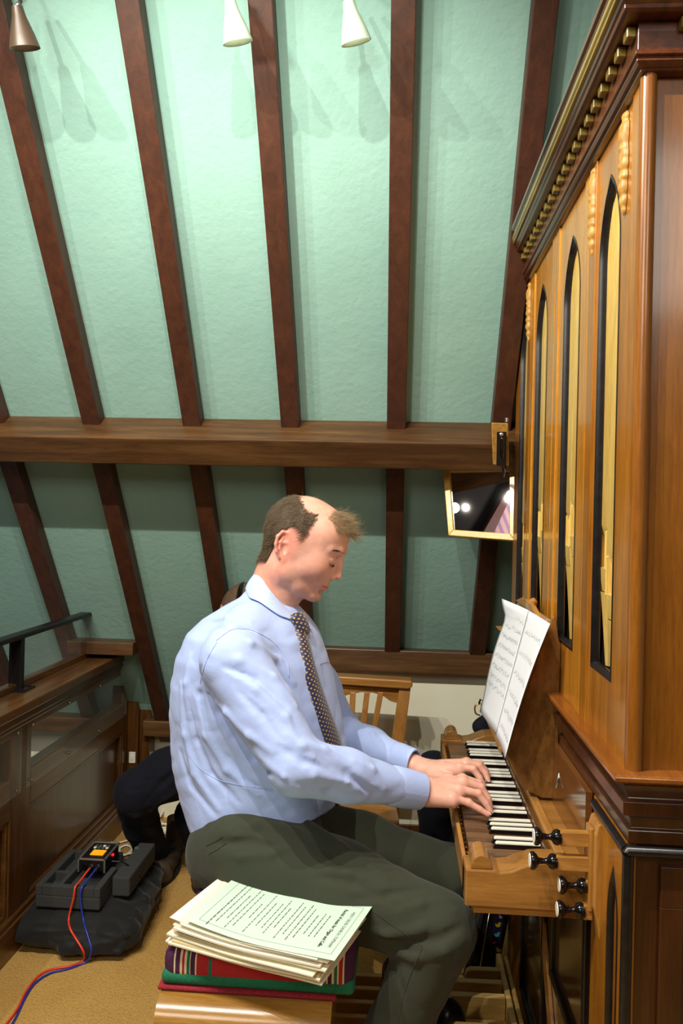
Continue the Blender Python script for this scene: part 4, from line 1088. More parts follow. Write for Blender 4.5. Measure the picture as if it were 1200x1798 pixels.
# shoes on the pedals
def shoe(par, heel, toe, mat, name='shoe', w=.045, ankle=None):
    h_, t_ = Vector(heel), Vector(toe); d = (t_-h_); L_ = d.length; d.normalize()
    f = Field(np.minimum(L3(h_), L3(t_))-.10, np.maximum(L3(h_), L3(t_))+np.array([.10, .10, .17]), .005)
    u3 = Vector((0, 0, 1))
    f.chain([L3(h_+u3*.040), L3(h_+d*L_*.4+u3*.038), L3(h_+d*L_*.75+u3*.034), L3(t_-d*.03+u3*.030)], [.036, .036, .042, .028], .02)
    f.chain([L3(h_+d*.02+u3*.06), L3((ankle or (h_+d*.02+u3*.13)))], [.038, .040], .02)
    def flat(x, y, z): return -(z-(min(h_.z, t_.z)+.006))+0*x+0*y
    f.op(f.lo, f.lo+f.h*f.n, flat, 0, 'i'); P, Q = f.mesh(); o = np_mesh(name, P, Q, mat, par)
    pts = []
    f2 = MB(); sdv = d.cross(u3).normalized(); n = 24
    ring = []
    for k in range(n):
        a = 2*math.pi*k/n; ca, sa = math.cos(a), math.sin(a)
        t = .5+.5*ca; ww = w*(.72+.38*math.sin(min(t, .999)*math.pi*.8)); ring.append(h_+d*(-.035+(L_+.045)*t)+sdv*ww*sa)
    f2.prism(ring, (0, 0, 0), (0, 0, .016)).make('sole', M_SOLE, o, bevel=.003)
    return o
M_SOLE = plain('black_rubber', (22, 20, 18), .7)
M_SHOE = plain('black_shoe_leather', (20, 19, 20), .3)
shoe(man_o, (-.085, 1.63, .145), (.105, 1.645, .145), M_SHOE)
shoe(man_o, (.00, 2.02, .145), (.19, 2.00, .145), M_SHOE)
# ================================================================== BENCH, CUSHION, PAPERS
bench = thing('organ_bench', (-.265, 1.9, 0), 'polished pale oak organ bench with rounded end, under the striped cushion', 'bench')
M_BENCH = wood('bench_oak', (140, 98, 40), (172, 128, 60), (196, 154, 84), 'x', .25, .4, .6)
bp = [(.0, .476), (.004, .466), (.012, .460), (.024, .458), (.9, .458), (.9, .520), (.050, .520), (.036, .5185), (.024, .514), (.013, .507), (.005, .498), (.001, .488)]
MB().prism([(-.43, 1.432+a, z) for a, z in bp], (0, 0, 0), (.325, 0, 0)).make('seat_board', M_BENCH, bench, auto=50)
for y in (1.49, 2.305): MB().box((-.41, y, 0), (-.125, y+.035, .458)).make('end_board', M_BENCH, bench, bevel=.004)
MB().box((-.28, 1.525, .26), (-.255, 2.305, .32)).make('stretcher', M_BENCH, bench, bevel=.003)
def rbox(name, lo, hi, r, mat, par, n=5, puff=0.0, subs=2, **k):
    """soft rounded box"""
    lo, hi = Vector(lo), Vector(hi); bm = bmesh.new(); bmesh.ops.create_cube(bm, size=1.0)
    for v_ in bm.verts: v_.co = Vector([(lo[i]+hi[i])/2+v_.co[i]*(hi[i]-lo[i]) for i in range(3)])
    bmesh.ops.bevel(bm, geom=bm.edges[:]+bm.verts[:], offset=r, segments=n, profile=.5, affect='EDGES')
    if puff:
        bmesh.ops.subdivide_edges(bm, edges=[e for e in bm.edges if e.calc_length() > .05], cuts=8, use_grid_fill=True)
        for v_ in bm.verts:
            tx = 1-((v_.co.x-(lo.x+hi.x)/2)/((hi.x-lo.x)/2))**2; ty = 1-((v_.co.y-(lo.y+hi.y)/2)/((hi.y-lo.y)/2))**2
            if v_.co.z > (lo.z+hi.z)/2: v_.co.z += puff*max(tx, 0)**.5*max(ty, 0)**.5
    V = [tuple(v_.co) for v_ in bm.verts]; bm.verts.ensure_lookup_table(); F = [[q.index for q in f.verts] for f in bm.faces]; bm.free()
    return mesh_obj(name, V, F, mat, par, smooth=True, **k)
M_CRIM = noisy('crimson_cloth', (120, 20, 34), (158, 34, 48), 200, .9, .5)
cl = rbox('seat_runner', (-.437, 1.475, .5205), (-.098, 2.29, .5295), .004, M_CRIM, None, 2)
tag(cl, 'thin crimson woven runner between the bench and the cushion', 'cloth')
def stripe_mat():
    m, nt, b = newmat('striped_cushion'); v = coords(nt); sp = nd(nt, 'ShaderNodeSeparateXYZ'); nt.links.new(v, sp.inputs[0])
    PUR, CRE, RED, GRN = lin((70, 26, 66)), lin((226, 210, 170)), lin((172, 34, 40)), lin((24, 112, 92))
    edges = [(290, PUR), (300, CRE), (303, PUR), (312, CRE), (315, RED), (320, CRE), (323, GRN), (329, CRE), (331, PUR), (339, CRE), (342, RED), (364, GRN), (369, RED), (574, CRE), (576, PUR), (584, CRE), (587, GRN), (593, CRE), (596, RED), (603, CRE), (605, PUR)]
    X0, X1 = -.43, -.06
    mr = nd(nt, 'ShaderNodeMapRange'); mr.inputs[1].default_value = X0; mr.inputs[2].default_value = X1; nt.links.new(sp.outputs[0], mr.inputs[0])
    r = nd(nt, 'ShaderNodeValToRGB'); r.color_ramp.interpolation = 'CONSTANT'; e = r.color_ramp.elements
    first = True
    for px, c in edges:
        t = max(0, min(1, ((px-686)*1.48/1400-X0)/(X1-X0)))
        if first: e[0].position = 0; e[0].color = (*c, 1); e[1].position = 1; e[1].color = (*PUR, 1); first = False
        else: n = e.new(t); n.color = (*c, 1)
    nt.links.new(mr.outputs[0], r.inputs[0]); nt.links.new(r.outputs[0], b.inputs['Base Color']); b.inputs['Roughness'].default_value = .85
    bump(nt, b, noise(nt, v, 700, 2), .4, .0008); return m
cus = rbox('seat_cushion', (-.430, 1.478, .534), (-.066, 2.12, .598), .024, stripe_mat(), None, 5)
tag(cus, 'thick striped red cushion with green border on the organ bench', 'cushion')
rbox('green_border', (-.4315, 1.4765, .530), (-.0645, 2.1215, .556), .011, noisy('green_webbing', (10, 98, 66), (18, 118, 82), 200, .85, .4), cus, 4)
# --- paper stack
M_PAPS = [plain('cream_paper', (236, 230, 204), .8), plain('buff_paper', (214, 198, 150), .8), plain('ivory_paper', (244, 240, 222), .8)]
M_GREENP = plain('pale_green_paper', (204, 234, 210), .85)
M_INK = plain('grey_print', (104, 110, 106), .8); M_INKD = plain('dark_print', (40, 44, 42), .8)
SC_ = Vector((-.205, 1.515, 0)); ANG = math.atan2(1.57-1.353, -.037+.082)-math.pi/2      # short side direction
def sheet(name, cx_, cy_, ang, z, size=(.297, .210), mat=None, curl=0.004, th=.0004, par=None, droop=0.0, n=10, thick_bulge=0.0):
    ca, sa = math.cos(ang), math.sin(ang); rows = []; L_, W_ = size
    def fn(s_, t_):      # s,t in -.5...5
        x = cx_+ca*s_*L_-sa*t_*W_; y = cy_+sa*s_*L_+ca*t_*W_
        zz = z+curl*(2*s_)**2*(1 if s_ < 0 else .25)+droop*max(0, -t_-.28)*-1+.0006*math.sin(9*s_+3*t_)
        return (x, y, zz)
    top = [[fn(i/n-.5, j/6-.5) for i in range(n+1)] for j in range(7)]
    b = MB().grid(top); low = [[(p[0], p[1], p[2]-th) for p in r] for r in top]; b.grid(low)
    w_ = n+1; N = 7*w_
    ring = [j*w_ for j in range(7)]+[6*w_+i for i in range(1, w_)]+[j*w_+n for j in range(5, -1, -1)]+[i for i in range(n-1, 0, -1)]
    b.f += [(ring[k], ring[(k+1) % len(ring)], ring[(k+1) % len(ring)]+N, ring[k]+N) for k in range(len(ring))]; b.m += [0]*len(ring)
    o = b.make(name, mat, par, smooth=False); return o, fn
cen = (atZ(655, 1587, .66)+atZ(598, 1697, .66)+atZ(415, 1538, .66)+atZ(318, 1622, .66))/4
cen.y += .014
d_long = (atZ(655, 1587, .66)-atZ(415, 1538, .66)); ang0 = math.atan2(d_long.y, d_long.x)
rr = np.random.default_rng(11); ORD = ' ,second,third,fourth,fifth,sixth,seventh,eighth,ninth,tenth,eleventh,twelfth,thirteenth,fourteenth,fifteenth,sixteenth'.split(',')
zz = .5995
for k in range(16):
    th = float(rr.uniform(.0018, .0034)); zz += th+.0003
    dx, dy = float(rr.normal(-.024+.010*k/16, .007)), float(rr.normal(.012, .004)); da = float(rr.normal(0, .035))
    sz = (.297, .210) if k % 3 else (.305, .218)
    o, _ = sheet('sheet_music_book', cen.x+dx+(-.008 if k < 8 else -.003), cen.y+dy, ang0+da, zz, sz, M_PAPS[k % 3], .003+.010*k/16, th)
    tag(o, ('cream', 'buff', 'ivory')[k % 3]+' music book, '+('bottom of the pile on the striped cushion' if k == 0 else ORD[k]+' from the bottom of the pile on the striped cushion'), 'sheet music', 'music books piled on the cushion')
zz += .0012
o, _ = sheet('music_copy', cen.x-.030, cen.y+.012, ang0-.03, zz, (.305, .215), M_PAPS[2], .012, .0005); tag(o, 'white music copy with pencil scribble, second from top of the pile', 'sheet music')
zz += .0028
grs, gfn = sheet('printed_programme', cen.x, cen.y, ang0, zz, (.297, .210), M_GREENP, .014, .0005)
tag(grs, 'pale green recital programme lying on top of the paper pile', 'programme')
# print on the programme
def on_sheet(s_, t_, lift=.0005): p = Vector(gfn(s_, t_)); p.z += lift; return p
def barS(s0, t0, s1, t1, hw, b):
    a, c = on_sheet(s0, t0), on_sheet(s1, t1); d = (c-a).normalized(); n_ = Vector((-d.y, d.x, 0))*hw
    b.add([a-n_, c-n_, c+n_, a+n_], [(0, 1, 2, 3)])
fr = MB()
for a in ((-.44, -.42, .455, -.42), (.455, -.42, .455, .43), (.455, .43, -.44, .43), (-.44, .43, -.44, -.42)):
    for k in range(12):
        s0, t0, s1, t1 = a; barS(s0+(s1-s0)*k/12, t0+(t1-t0)*k/12, s0+(s1-s0)*(k+1)/12, t0+(t1-t0)*(k+1)/12, .00028, fr)
fr.make('printed_border', M_INK, grs)
def text_on(body, s_, t_, size, mat, name, bold=0.0, align='CENTER'):
    cu = bpy.data.curves.new(name, 'FONT'); cu.body = body; cu.size = size; cu.align_x = align; cu.offset = bold; cu.resolution_u = 2
    t = bpy.data.objects.new(name+'_t', cu); COL.objects.link(t)
    bpy.context.view_layer.update()
    me = bpy.data.meshes.new_from_object(t.evaluated_get(bpy.context.evaluated_depsgraph_get())); COL.objects.unlink(t); bpy.data.objects.remove(t)
    V = [tuple(on_sheet(s_+v_.co.y/.297, t_-v_.co.x/.210, .0006)) for v_ in me.vertices]; F = [tuple(p.vertices) for p in me.polygons]
    return mesh_obj(name, V, F, mat, grs)
text_on('HOLY CROSS CHURCH, TOPSHAM', .405, .0, .0088, M_INK, 'heading')
text_on('Recital of music for Organ and Cello', .345, .0, .0098, M_INKD, 'title', .00016)
# illegible small print: broken word-length dashes
b = MB()
for i, (s_, w_) in enumerate([(.285, .42), (.25, .40), (.21, .30), (.165, .55), (.13, .62), (.09, .50), (.055, .70), (.005, .35), (-.03, .62), (-.065, .50), (-.11, .42), (-.15, .68), (-.19, .30), (-.235, .62), (-.27, .74), (-.305, .46), (-.345, .70), (-.38, .78)]):
    t = w_/2*(1 if i % 3 else .9)
    while t > -w_/2:
        ln = float(rr.uniform(.02, .065)); barS(s_, t, s_, t-ln, .0009 if i != 17 else .0013, b); t -= ln+.012
b.make('small_print', M_INK, grs)
b = MB()
for k in range(14):
    a, c = on_sheet(.28+.02*k, .455+.012*math.sin(k*1.7), .001), on_sheet(.30+.02*k, .455+.012*math.sin((k+1)*1.7), .001)
    if k < 5: barS(.20+.016*k, .475+.008*math.sin(k*2.1), .216+.016*k, .475+.008*math.sin((k+1)*2.1), .0005, b)
b.make('pencil_note', M_INKD, grs)

# ================================================================== MUSIC DESK AND PAGES
PA, PB = Vector((.238, 1.78, .914)), Vector((.327, 1.78, 1.206))
dn3 = (PB-PA).normalized(); DN = Vector((-dn3.z, 0, dn3.x))     # outward (towards the player)
if DN.x > 0: DN = -DN
def desk(px, py, off=0.0):
    d = ray(px, py); o = CAMP; q = PA+DN*off
    return o+d*((q-o).dot(DN)/d.dot(DN))
dk = thing('music_desk', (.30, 1.95, .91), 'sloping brown wooden music desk with scroll-cut side, holding two pages', 'music desk')
y0d, y1d = 1.786, desk(840, 1262).y
MB().hexa([PA+Vector((0, y0d-1.78, 0))-DN*.012, PA+Vector((0, y1d-1.78, 0))-DN*.012, PA+Vector((0, y1d-1.78, 0)), PA+Vector((0, y0d-1.78, 0)),
           PB+Vector((0, y0d-1.78, 0))-DN*.012, PB+Vector((0, y1d-1.78, 0))-DN*.012, PB+Vector((0, y1d-1.78, 0)), PB+Vector((0, y0d-1.78, 0))]).make('board', wood('desk_paper_reflection', (150, 112, 84), (176, 140, 110), (196, 162, 132), 'y', .25, .4), dk, bevel=.003)  # pale pinkish wood tone paints in the pages' reflection on the board
MB().box((.231, y0d, .905), (.2385, y1d, .917)).make('lip', M_CHEEK, dk, bevel=.002)
# cut-out side cheek seen from the player's right
side = [(.245, .905), (.260, .955), (.336, 1.206), (.343, 1.214), (.348, 1.200), (.352, 1.165), (.3575, 1.15), (.3575, .812), (.325, .812), (.285, .83), (.262, .865)]
M_BURR = noisy('burr_side', (104, 66, 24), (146, 100, 46), 90, .4, .2, sc3=(1, 1, .45))
for y in (1.778, y1d): MB().prism([(x, y, z) for x, z in side], (0, 0, 0), (0, .008, 0)).make('side_cheek', M_BURR, dk, bevel=.002)
MB().lathe([(0, .004), (.002, .010), (.012, .011), (.016, .007), (.02, .002)], PB+Vector((.002, .21, .004)), (0.2, 0, 1), 16).make('crest_knob', M_OAKZ, dk, auto=50)
MB().prism([(PB.x-.01, 1.84, 1.200), (PB.x-.01, 1.93, 1.216), (PB.x-.01, 2.02, 1.222), (PB.x-.01, 2.11, 1.216), (PB.x-.01, 2.2, 1.200)], (0, 0, 0), (.012, 0, 0)).make('crest', M_OAKZ, dk, bevel=.002)
pf_ = Vector((.345, y1d+.02, 1.115))
MB().prism([(.28, y1d+.03, 1.112), (.352, y1d+.03, 1.112), (.352, y1d+.03, 1.090)], (0, 0, 0), (0, .09, 0)).make('bracket', M_OAKZ, dk, bevel=.002)
def page(pts, name, label, bulge, staves, seed):
    TL, TR, BR, BL = [desk(x, y, .004) for x, y in pts]
    n, m = 12, 16; rows = []
    def fn(a, c, lift=0.0):      # a across 0..1, c down 0..1
        p = TL.lerp(TR, a).lerp(BL.lerp(BR, a), c); return p+DN*(bulge(a, c)+lift)
    rows = [[tuple(fn(i/n, j/m)) for i in range(n+1)] for j in range(m+1)]
    o = MB().grid(rows).make(name, M_PAPER, None, smooth=True)
    s_ = o.modifiers.new('solid', 'SOLIDIFY'); s_.thickness = .0006; s_.offset = -1
    tag(o, label, 'sheet music')
    r2 = np.random.default_rng(seed); b = MB(); b2 = MB()
    w_ = (TR-TL).length; h_ = (BL-TL).length
    for c0 in staves:
        for l in range(5):
            for k in range(14):
                a0, a1 = .10+.82*k/14, .10+.82*(k+1)/14; c = c0+l*.0065
                q = [fn(a0, c, .0006), fn(a1, c, .0006), fn(a1, c+.0009, .0006), fn(a0, c+.0009, .0006)]; b.add(q, [(0, 1, 2, 3)])
        a = .12
        while a < .91:
            c = c0+float(r2.uniform(-.004, .030)); dx = .006/w_*.5; dz = .0012/h_
            b2.add([fn(a, c, .0009), fn(a+dx, c, .0009), fn(a+dx, c+.006, .0009), fn(a, c+.006, .0009)], [(0, 1, 2, 3)])
            b2.add([fn(a+dx*.8, c-.016, .0009), fn(a+dx, c-.016, .0009), fn(a+dx, c, .0009), fn(a+dx*.8, c, .0009)], [(0, 1, 2, 3)])
            a += float(r2.uniform(.018, .045))
    b.make('stave_lines', plain('stave_ink', (150, 150, 152), .8), o)['kind'] = 'stuff'
    b2.make('printed_notes', plain('note_ink', (96, 96, 100), .8), o)['kind'] = 'stuff'
    return o
page([(905.5, 1059), (932.5, 1073), (876, 1291), (848, 1251)], 'music_page', 'left-hand white page of music curling off the desk at its far edge',
     lambda a, c: .004+.030*math.exp(-((c)/.10)**2)*(1-a)**2+.010*math.sin(math.pi*min(c*1.1, 1))*(1-a)+.004*(1-a), (.10, .19, .28, .37, .46, .55, .64, .71), 3)
page([(934.5, 1074), (969, 1096), (890, 1332), (877, 1293)], 'music_page', 'right-hand white page of music, nearer the camera, on the desk',
     lambda a, c: .003+.006*math.sin(math.pi*c)*a+.006*(1-a)**3, (.14, .31, .47, .62, .76, .88)[:6], 4)
cp = thing('brass_page_clip', (.24, y1d-.01, .95), 'small black and brass clip at the far lower corner of the music desk', 'clip')
c0 = desk(845, 1250, .004)
MB().tube(bez([c0+Vector((-.004, 0, .024)), c0+Vector((-.016, 0, .014)), c0+Vector((-.014, 0, -.004)), c0+Vector((-.002, 0, -.010))], 6), .0022, 8).make('brass_hook', M_BRASS, cp, smooth=True)
MB().tube([c0+Vector((-.006, 0, .020)), c0+Vector((-.002, 0, .034)), c0+Vector((.006, 0, .030)), c0+Vector((.004, 0, .012))], .003, 8).make('black_spring', M_EBONY, cp, smooth=True)
st = thing('pencil', (.335, 1.85, .86), 'metal pencil hanging on the nameboard below the music desk', 'pencil')
MB().tube([Vector((.352, 1.72, .905)), Vector((.340, 1.70, .862))], .003, 8).make('barrel', M_STEEL, st, smooth=True)

# ================================================================== PEDALBOARD
ped = thing('pedalboard', (.0, 1.85, 0), 'oak pedalboard with long naturals and raised sharps under the organist', 'pedals')
M_PED = wood('pedal_oak', (206, 164, 92), (228, 190, 116), (240, 210, 142), 'x', .4, .1, .7)
M_PEDS = wood('pedal_sharp_oak', (190, 146, 76), (216, 176, 100), (232, 198, 126), 'x', .4, .1, .7)
yt = 2.240; dp = .0618
nat = MB().hexa([(-.33, yt-.009, .085), (.300, yt-.009, .085), (.300, yt+.009, .085), (-.33, yt+.009, .085), (-.33, yt-.009, .128), (.300, yt-.009, .142), (.300, yt+.009, .142), (-.33, yt+.009, .128)]).make('natural_pedal', M_PED, ped, bevel=.003)
for k in range(1, 11):
    c = nat.copy(); COL.objects.link(c); c.parent = ped; c.location = (0, -k*dp, 0)
def sharp_pedal(y, x0):
    pr = [(x0, .10), (x0, .172), (x0+.004, .184), (x0+.014, .190), (.298, .192), (.298, .10)]
    return MB().prism([(x, y-.0105, z) for x, z in pr], (0, 0, 0), (0, .021, 0)).make('sharp_pedal', M_PEDS, ped, bevel=.002)
shp = sharp_pedal(2.205, .205)
s2 = sharp_pedal(2.145, .150)
for k, on in enumerate([1, 0, 1, 1, 1, 0, 1, 1]):
    if on:
        c = s2.copy(); COL.objects.link(c); c.parent = ped; c.location = (0, -dp*(k+1), 0)
MB().box((.300, 1.56, .03), (.316, 2.30, .185)).make('side_rail', M_PED, ped, bevel=.004)
MB().box((.322, 1.56, .03), (.334, 2.30, .178)).make('side_rail', M_PEDS, ped, bevel=.004)
MB().box((-.36, 1.56, 0), (-.33, 2.27, .14)).make('heel_rail', M_PED, ped, bevel=.004)
MB().box((-.33, 1.54, 0), (.34, 1.56, .09)).make('end_rail', M_PED, ped, bevel=.004)
MB().box((-.33, 2.25, 0), (.34, 2.27, .09)).make('end_rail', M_PED, ped, bevel=.004)
gp = MB().lathe([(0, .005), (.02, .005)], (.299, 2.10, .12), (-1, 0, 0), 8).make('guide_pin', M_PEDS, ped)
for k in range(1, 9):
    c = gp.copy(); COL.objects.link(c); c.parent = ped; c.location = (0, -dp*k, 0)
# ================================================================== SECOND PERSON, seated low behind the organist
P2 = (-.75, 3.0, .30)
g = Field((-1.05, 2.55, .22), (-.35, 3.40, 1.24), .0075)
HC = Pp(426, 1080, 3.0); NB = Vector((-.57, 3.03, .90))
g.ell(L3(HC), (.088, .080, .112), 0); g.ell(L3(HC+Vector((-.05, -.02, -.04))), (.045, .055, .06), .03)
g.ell(L3(HC+Vector((-.10, -.02, -.03))), (.018, .012, .016), .012)
g.ell(L3(HC+Vector((.0, -.082, -.01))), (.018, .008, .028), .004); g.ell(L3(HC+Vector((.0, .082, -.01))), (.018, .008, .028), .004)
for s_ in (-1, 1):
    g.ell(L3(HC+Vector((-.098, s_*.032, .005))), (.016, .017, .010), .010, 's'); g.ell(L3(HC+Vector((-.078, s_*.031, .004))), (.013, .015, .011), .003)
g.ell(L3(HC+Vector((-.090, 0, -.072))), (.012, .022, .009), .006)
g.cone(L3(HC+Vector((.02, 0, -.06))), L3(NB+Vector((.03, 0, 0))), .052, .055, .02)
g.ell((-.57, 3.03, .74), (.10, .15, .18), .03); g.ell((-.55, 3.06, .52), (.11, .15, .16), .03)
def simple_hand(f, W0, d, sgn):
    d = Vector(d).normalized(); s_ = Vector((0, 0, 1)).cross(d).normalized()
    f.cone(L3(W0), L3(W0+d*.07), .022, .026, .01)
    for k in range(4):
        a = W0+d*.08+s_*(k-1.5)*.019; b_ = a+d*.038+Vector((0, 0, -.008)); c = b_+d*.02+Vector((0, 0, -.022)); f.chain([L3(a), L3(b_), L3(c)], [.010, .009, .008], .003)
    a = W0+d*.02+s_*sgn*.025; f.chain([L3(a), L3(a+d*.03+s_*sgn*.02), L3(a+d*.055+s_*sgn*.022)], [.012, .011, .009], .006)
HN, HFr = Vector((-.63, 2.93, .56)), Vector((-.62, 3.14, .54))
for W0, sg in ((HN, 1), (HFr, -1)): simple_hand(g, W0, (-.8, 0, -.15), sg)
g.chain([(-.57, 2.89, .82), (-.50, 2.86, .60), L3(HN)], [.042, .035, .022], .01); g.chain([(-.57, 3.15, .82), (-.50, 3.17, .60), L3(HFr)], [.042, .035, .022], .01)
P_, Q_ = g.mesh()
man2 = np_mesh('person', P_, Q_, M_SKIN, None, P2); tn = np.ones((len(P_), 3))*np.array([.86, .80, .78]); paint(man2, tn)
tag(man2, 'person in navy jeans and brown boots seated low behind the organist, mostly hidden', 'person')
# cropped hair
hh = Field(np.array(HC)-.14, np.array(HC)+.14, .005)
hh.ell(L3(HC+Vector((.008, 0, .012))), (.092, .086, .112), 0)
hh.op(hh.lo, hh.lo+hh.h*hh.n, lambda x, y, z: np.maximum(-(x-HC.x)-.080-(z-HC.z)*.2, (HC.z-.045)-z)+0*y, 0, 'i')
hh.op(hh.lo, hh.lo+hh.h*hh.n, lambda x, y, z: .002*vnoise(x*120, y*120, z*60), 0, 'a')
P_, Q_ = hh.mesh(); hair2 = np_mesh('hair', P_, Q_, noisy('cropped_hair', (70, 52, 38), (104, 82, 62), 260, .8, .6), man2)
# jumper
jf = Field((-1.0, 2.7, .40), (-.30, 3.45, 1.0), .008)
jf.ell((-.565, 3.03, .76), (.125, .175, .19), 0); jf.ell((-.55, 3.04, .54), (.13, .16, .18), .04); jf.ell((-.58, 3.03, .86), (.07, .13, .06), .04)
jf.chain([(-.57, 2.89, .82), (-.50, 2.86, .62), (-.61, 2.925, .565)], [.062, .055, .036], .02); jf.chain([(-.57, 3.15, .82), (-.50, 3.16, .62), (-.60, 3.14, .545)], [.062, .055, .036], .02)
jf.op(jf.lo, jf.lo+jf.h*jf.n, lambda x, y, z: .004*vnoise(x*14, y*14, z*18), 0, 'a')
P_, Q_ = jf.mesh(); np_mesh('jumper', P_, Q_, cloth('dark_jumper', (30, 32, 40), .9, 500, 12, .3), man2)
# jeans
jn = Field((-1.15, 2.55, .04), (-.35, 3.42, .62), .0065)
KA, KB_ = Pp(238, 1392, 2.84), Pp(340, 1432, 3.04)
jn.ell((-.55, 3.06, .44), (.13, .17, .11), 0)
jn.chain([(-.58, 2.98, .45), L3(Pp(300, 1358, 2.90)), L3(KA)], [.10, .092, .080], .03)
jn.chain([L3(KA), L3(Pp(248, 1445, 2.93)), L3(Pp(270, 1500, 3.06))], [.079, .068, .063], .02)
jn.chain([(-.56, 3.14, .43), L3(Pp(370, 1400, 3.05)), L3(KB_)], [.10, .09, .072], .03)
jn.chain([L3(KB_), L3(Pp(352, 1490, 3.10)), L3(Pp(368, 1535, 3.12))], [.070, .058, .052], .02)
for pts, r, up_ in (([(300, 1320), (270, 1350), (240, 1380)], .010, 1), ([(320, 1345), (285, 1375), (255, 1410)], .009, 0), ([(330, 1380), (290, 1400), (262, 1425)], .010, 1),
                    ([(210, 1420), (240, 1432), (270, 1428)], .009, 1), ([(240, 1488), (262, 1494), (285, 1488)], .009, 1)):
    fold(jn, pts, r, bool(up_), .010)
jn.op(jn.lo, jn.lo+jn.h*jn.n, lambda x, y, z: .004*vnoise(x*16, y*16, z*16)+.002*(1-2*np.abs(vnoise(x*30, y*30, z*36))), 0, 'a')
P_, Q_ = jn.mesh(); np_mesh('jeans', P_, Q_, M_DENIM, man2)
M_BOOT = noisy('brown_boot_leather', (52, 42, 30), (86, 72, 54), 30, .55, .4)
t1, h1_ = atZ(268, 1556, .03), atZ(312, 1490, .03)
shoe(man2, (h1_.x, h1_.y-.03, .0), (t1.x, t1.y+.03, .0), M_BOOT, 'boot', .046, Vector((h1_.x+.0, h1_.y-.01, .20)))
t2, h2_ = atZ(352, 1556, .03), atZ(372, 1510, .03)
shoe(man2, (h2_.x, h2_.y-.03, .0), (t2.x, t2.y, .0), M_BOOT, 'boot', .046, Vector((h2_.x, h2_.y, .18)))
stool = thing('low_stool', (-.53, 3.06, 0), 'low wooden stool under the seated person, hidden behind the organist', 'stool')
MB().box((-.67, 2.92, .31), (-.40, 3.20, .338)).make('seat', M_OAK, stool, bevel=.005)
for x, y in ((-.65, 2.94), (-.45, 2.94), (-.65, 3.15), (-.45, 3.15)): MB().box((x, y, 0), (x+.03, y+.03, .31)).make('leg', M_OAKZ, stool, bevel=.002)

# ================================================================== CHAIR BY THE CREAM WALL
ch = thing('church_chair', (-.14, 3.0, 0), 'oak church chair with slatted back against the cream wall', 'chair')
M_CH = wood('chair_oak', (134, 88, 36), (160, 110, 50), (180, 130, 66), 'z', .3, .4)
M_CHX = wood('chair_oak_rail', (138, 92, 38), (166, 116, 54), (186, 136, 70), 'x', .3, .4)
def chp(px, py, dy=0.0): return Pp(px, py, 3.02+dy)
def lean(py): return -(py-1190)/130*.045          # the back leans
def post(x0, x1, xb0, xb1, y0, y1, nm='back_post', th=.03):
    a = [chp(x0, y0), chp(x1, y0+1), chp(xb1, y1), chp(xb0, y1)]
    for q, yy in zip(a, (y0, y0, y1, y1)): q.y += lean(yy)
    return MB().prism(a, (0, 0, 0), (0, th, 0)).make(nm, M_CH, ch, bevel=.003)
post(702, 722, 683, 706, 1203, 1330); post(572, 590, 561, 580, 1193, 1330)
tr_ = [chp(570, 1184), chp(700, 1192), chp(724, 1194), chp(725, 1204), chp(718, 1208), chp(570, 1198)]
MB().prism([q+Vector((0, -.022, 0)) for q in tr_], (0, 0, 0), (0, .07, 0)).make('top_rail', M_CHX, ch, bevel=.005)
arch = [chp(586, 1196), chp(703, 1204), chp(700, 1236), chp(686, 1232), chp(672, 1222), chp(655, 1217), chp(635, 1216), chp(615, 1220), chp(600, 1224), chp(586, 1222)]
MB().prism([q+Vector((0, .006, 0)) for q in arch], (0, 0, 0), (0, .016, 0)).make('arched_rail', M_CHX, ch, bevel=.002)
for x, xb in ((615, 612), (640, 631), (664, 650)):
    MB().prism([chp(x, 1216)+Vector((0, .004, 0)), chp(x+10, 1216)+Vector((0, .004, 0)), chp(xb+10, 1292)+Vector((0, lean(1280), 0)), chp(xb, 1292)+Vector((0, lean(1280), 0))], (0, 0, 0), (0, .014, 0)).make('slat', M_CH, ch, bevel=.002)
lb_ = [chp(566, 1290), chp(692, 1298), chp(686, 1332), chp(560, 1326)]
MB().prism([q+Vector((0, lean(1300), 0)) for q in lb_], (0, 0, 0), (0, .018, 0)).make('lower_rail', M_CHX, ch, bevel=.002)
zs = .43
MB().hexa([(-.34, 2.60, zs-.03), (.02, 2.60, zs-.03), (-.01, 2.99, zs-.03), (-.31, 2.99, zs-.03), (-.34, 2.60, zs), (.02, 2.60, zs), (-.01, 2.99, zs), (-.31, 2.99, zs)]).make('seat', M_CHX, ch, bevel=.006)
for x, y, x2, y2 in ((-.32, 2.62, -.32, 2.60), (-.02, 2.62, -.02, 2.60)): MB().hexa([(x-.015, y, 0), (x+.015, y, 0), (x+.015, y+.03, 0), (x-.015, y+.03, 0), (x-.015, y, zs-.03), (x+.015, y, zs-.03), (x+.015, y+.03, zs-.03), (x-.015, y+.03, zs-.03)]).make('leg', M_CH, ch, bevel=.002)
for xt0, xt1 in ((561, 580), (683, 706)):
    a, c = chp(xt0, 1326), chp(xt1, 1326); yy = a.y+lean(1326)
    MB().hexa([(a.x, yy+.03, 0), (c.x-.012, yy+.03, 0), (c.x-.012, yy+.06, 0), (a.x, yy+.06, 0), (a.x, yy, a.z), (c.x, yy, a.z), (c.x, yy+.03, a.z), (a.x, yy+.03, a.z)]).make('leg', M_CH, ch, bevel=.002)
MB().box((-.33, 2.80, .18), (-.30, 3.02, .20)).box((-.03, 2.80, .18), (-.0, 3.02, .20)).make('stretcher', M_CH, ch)

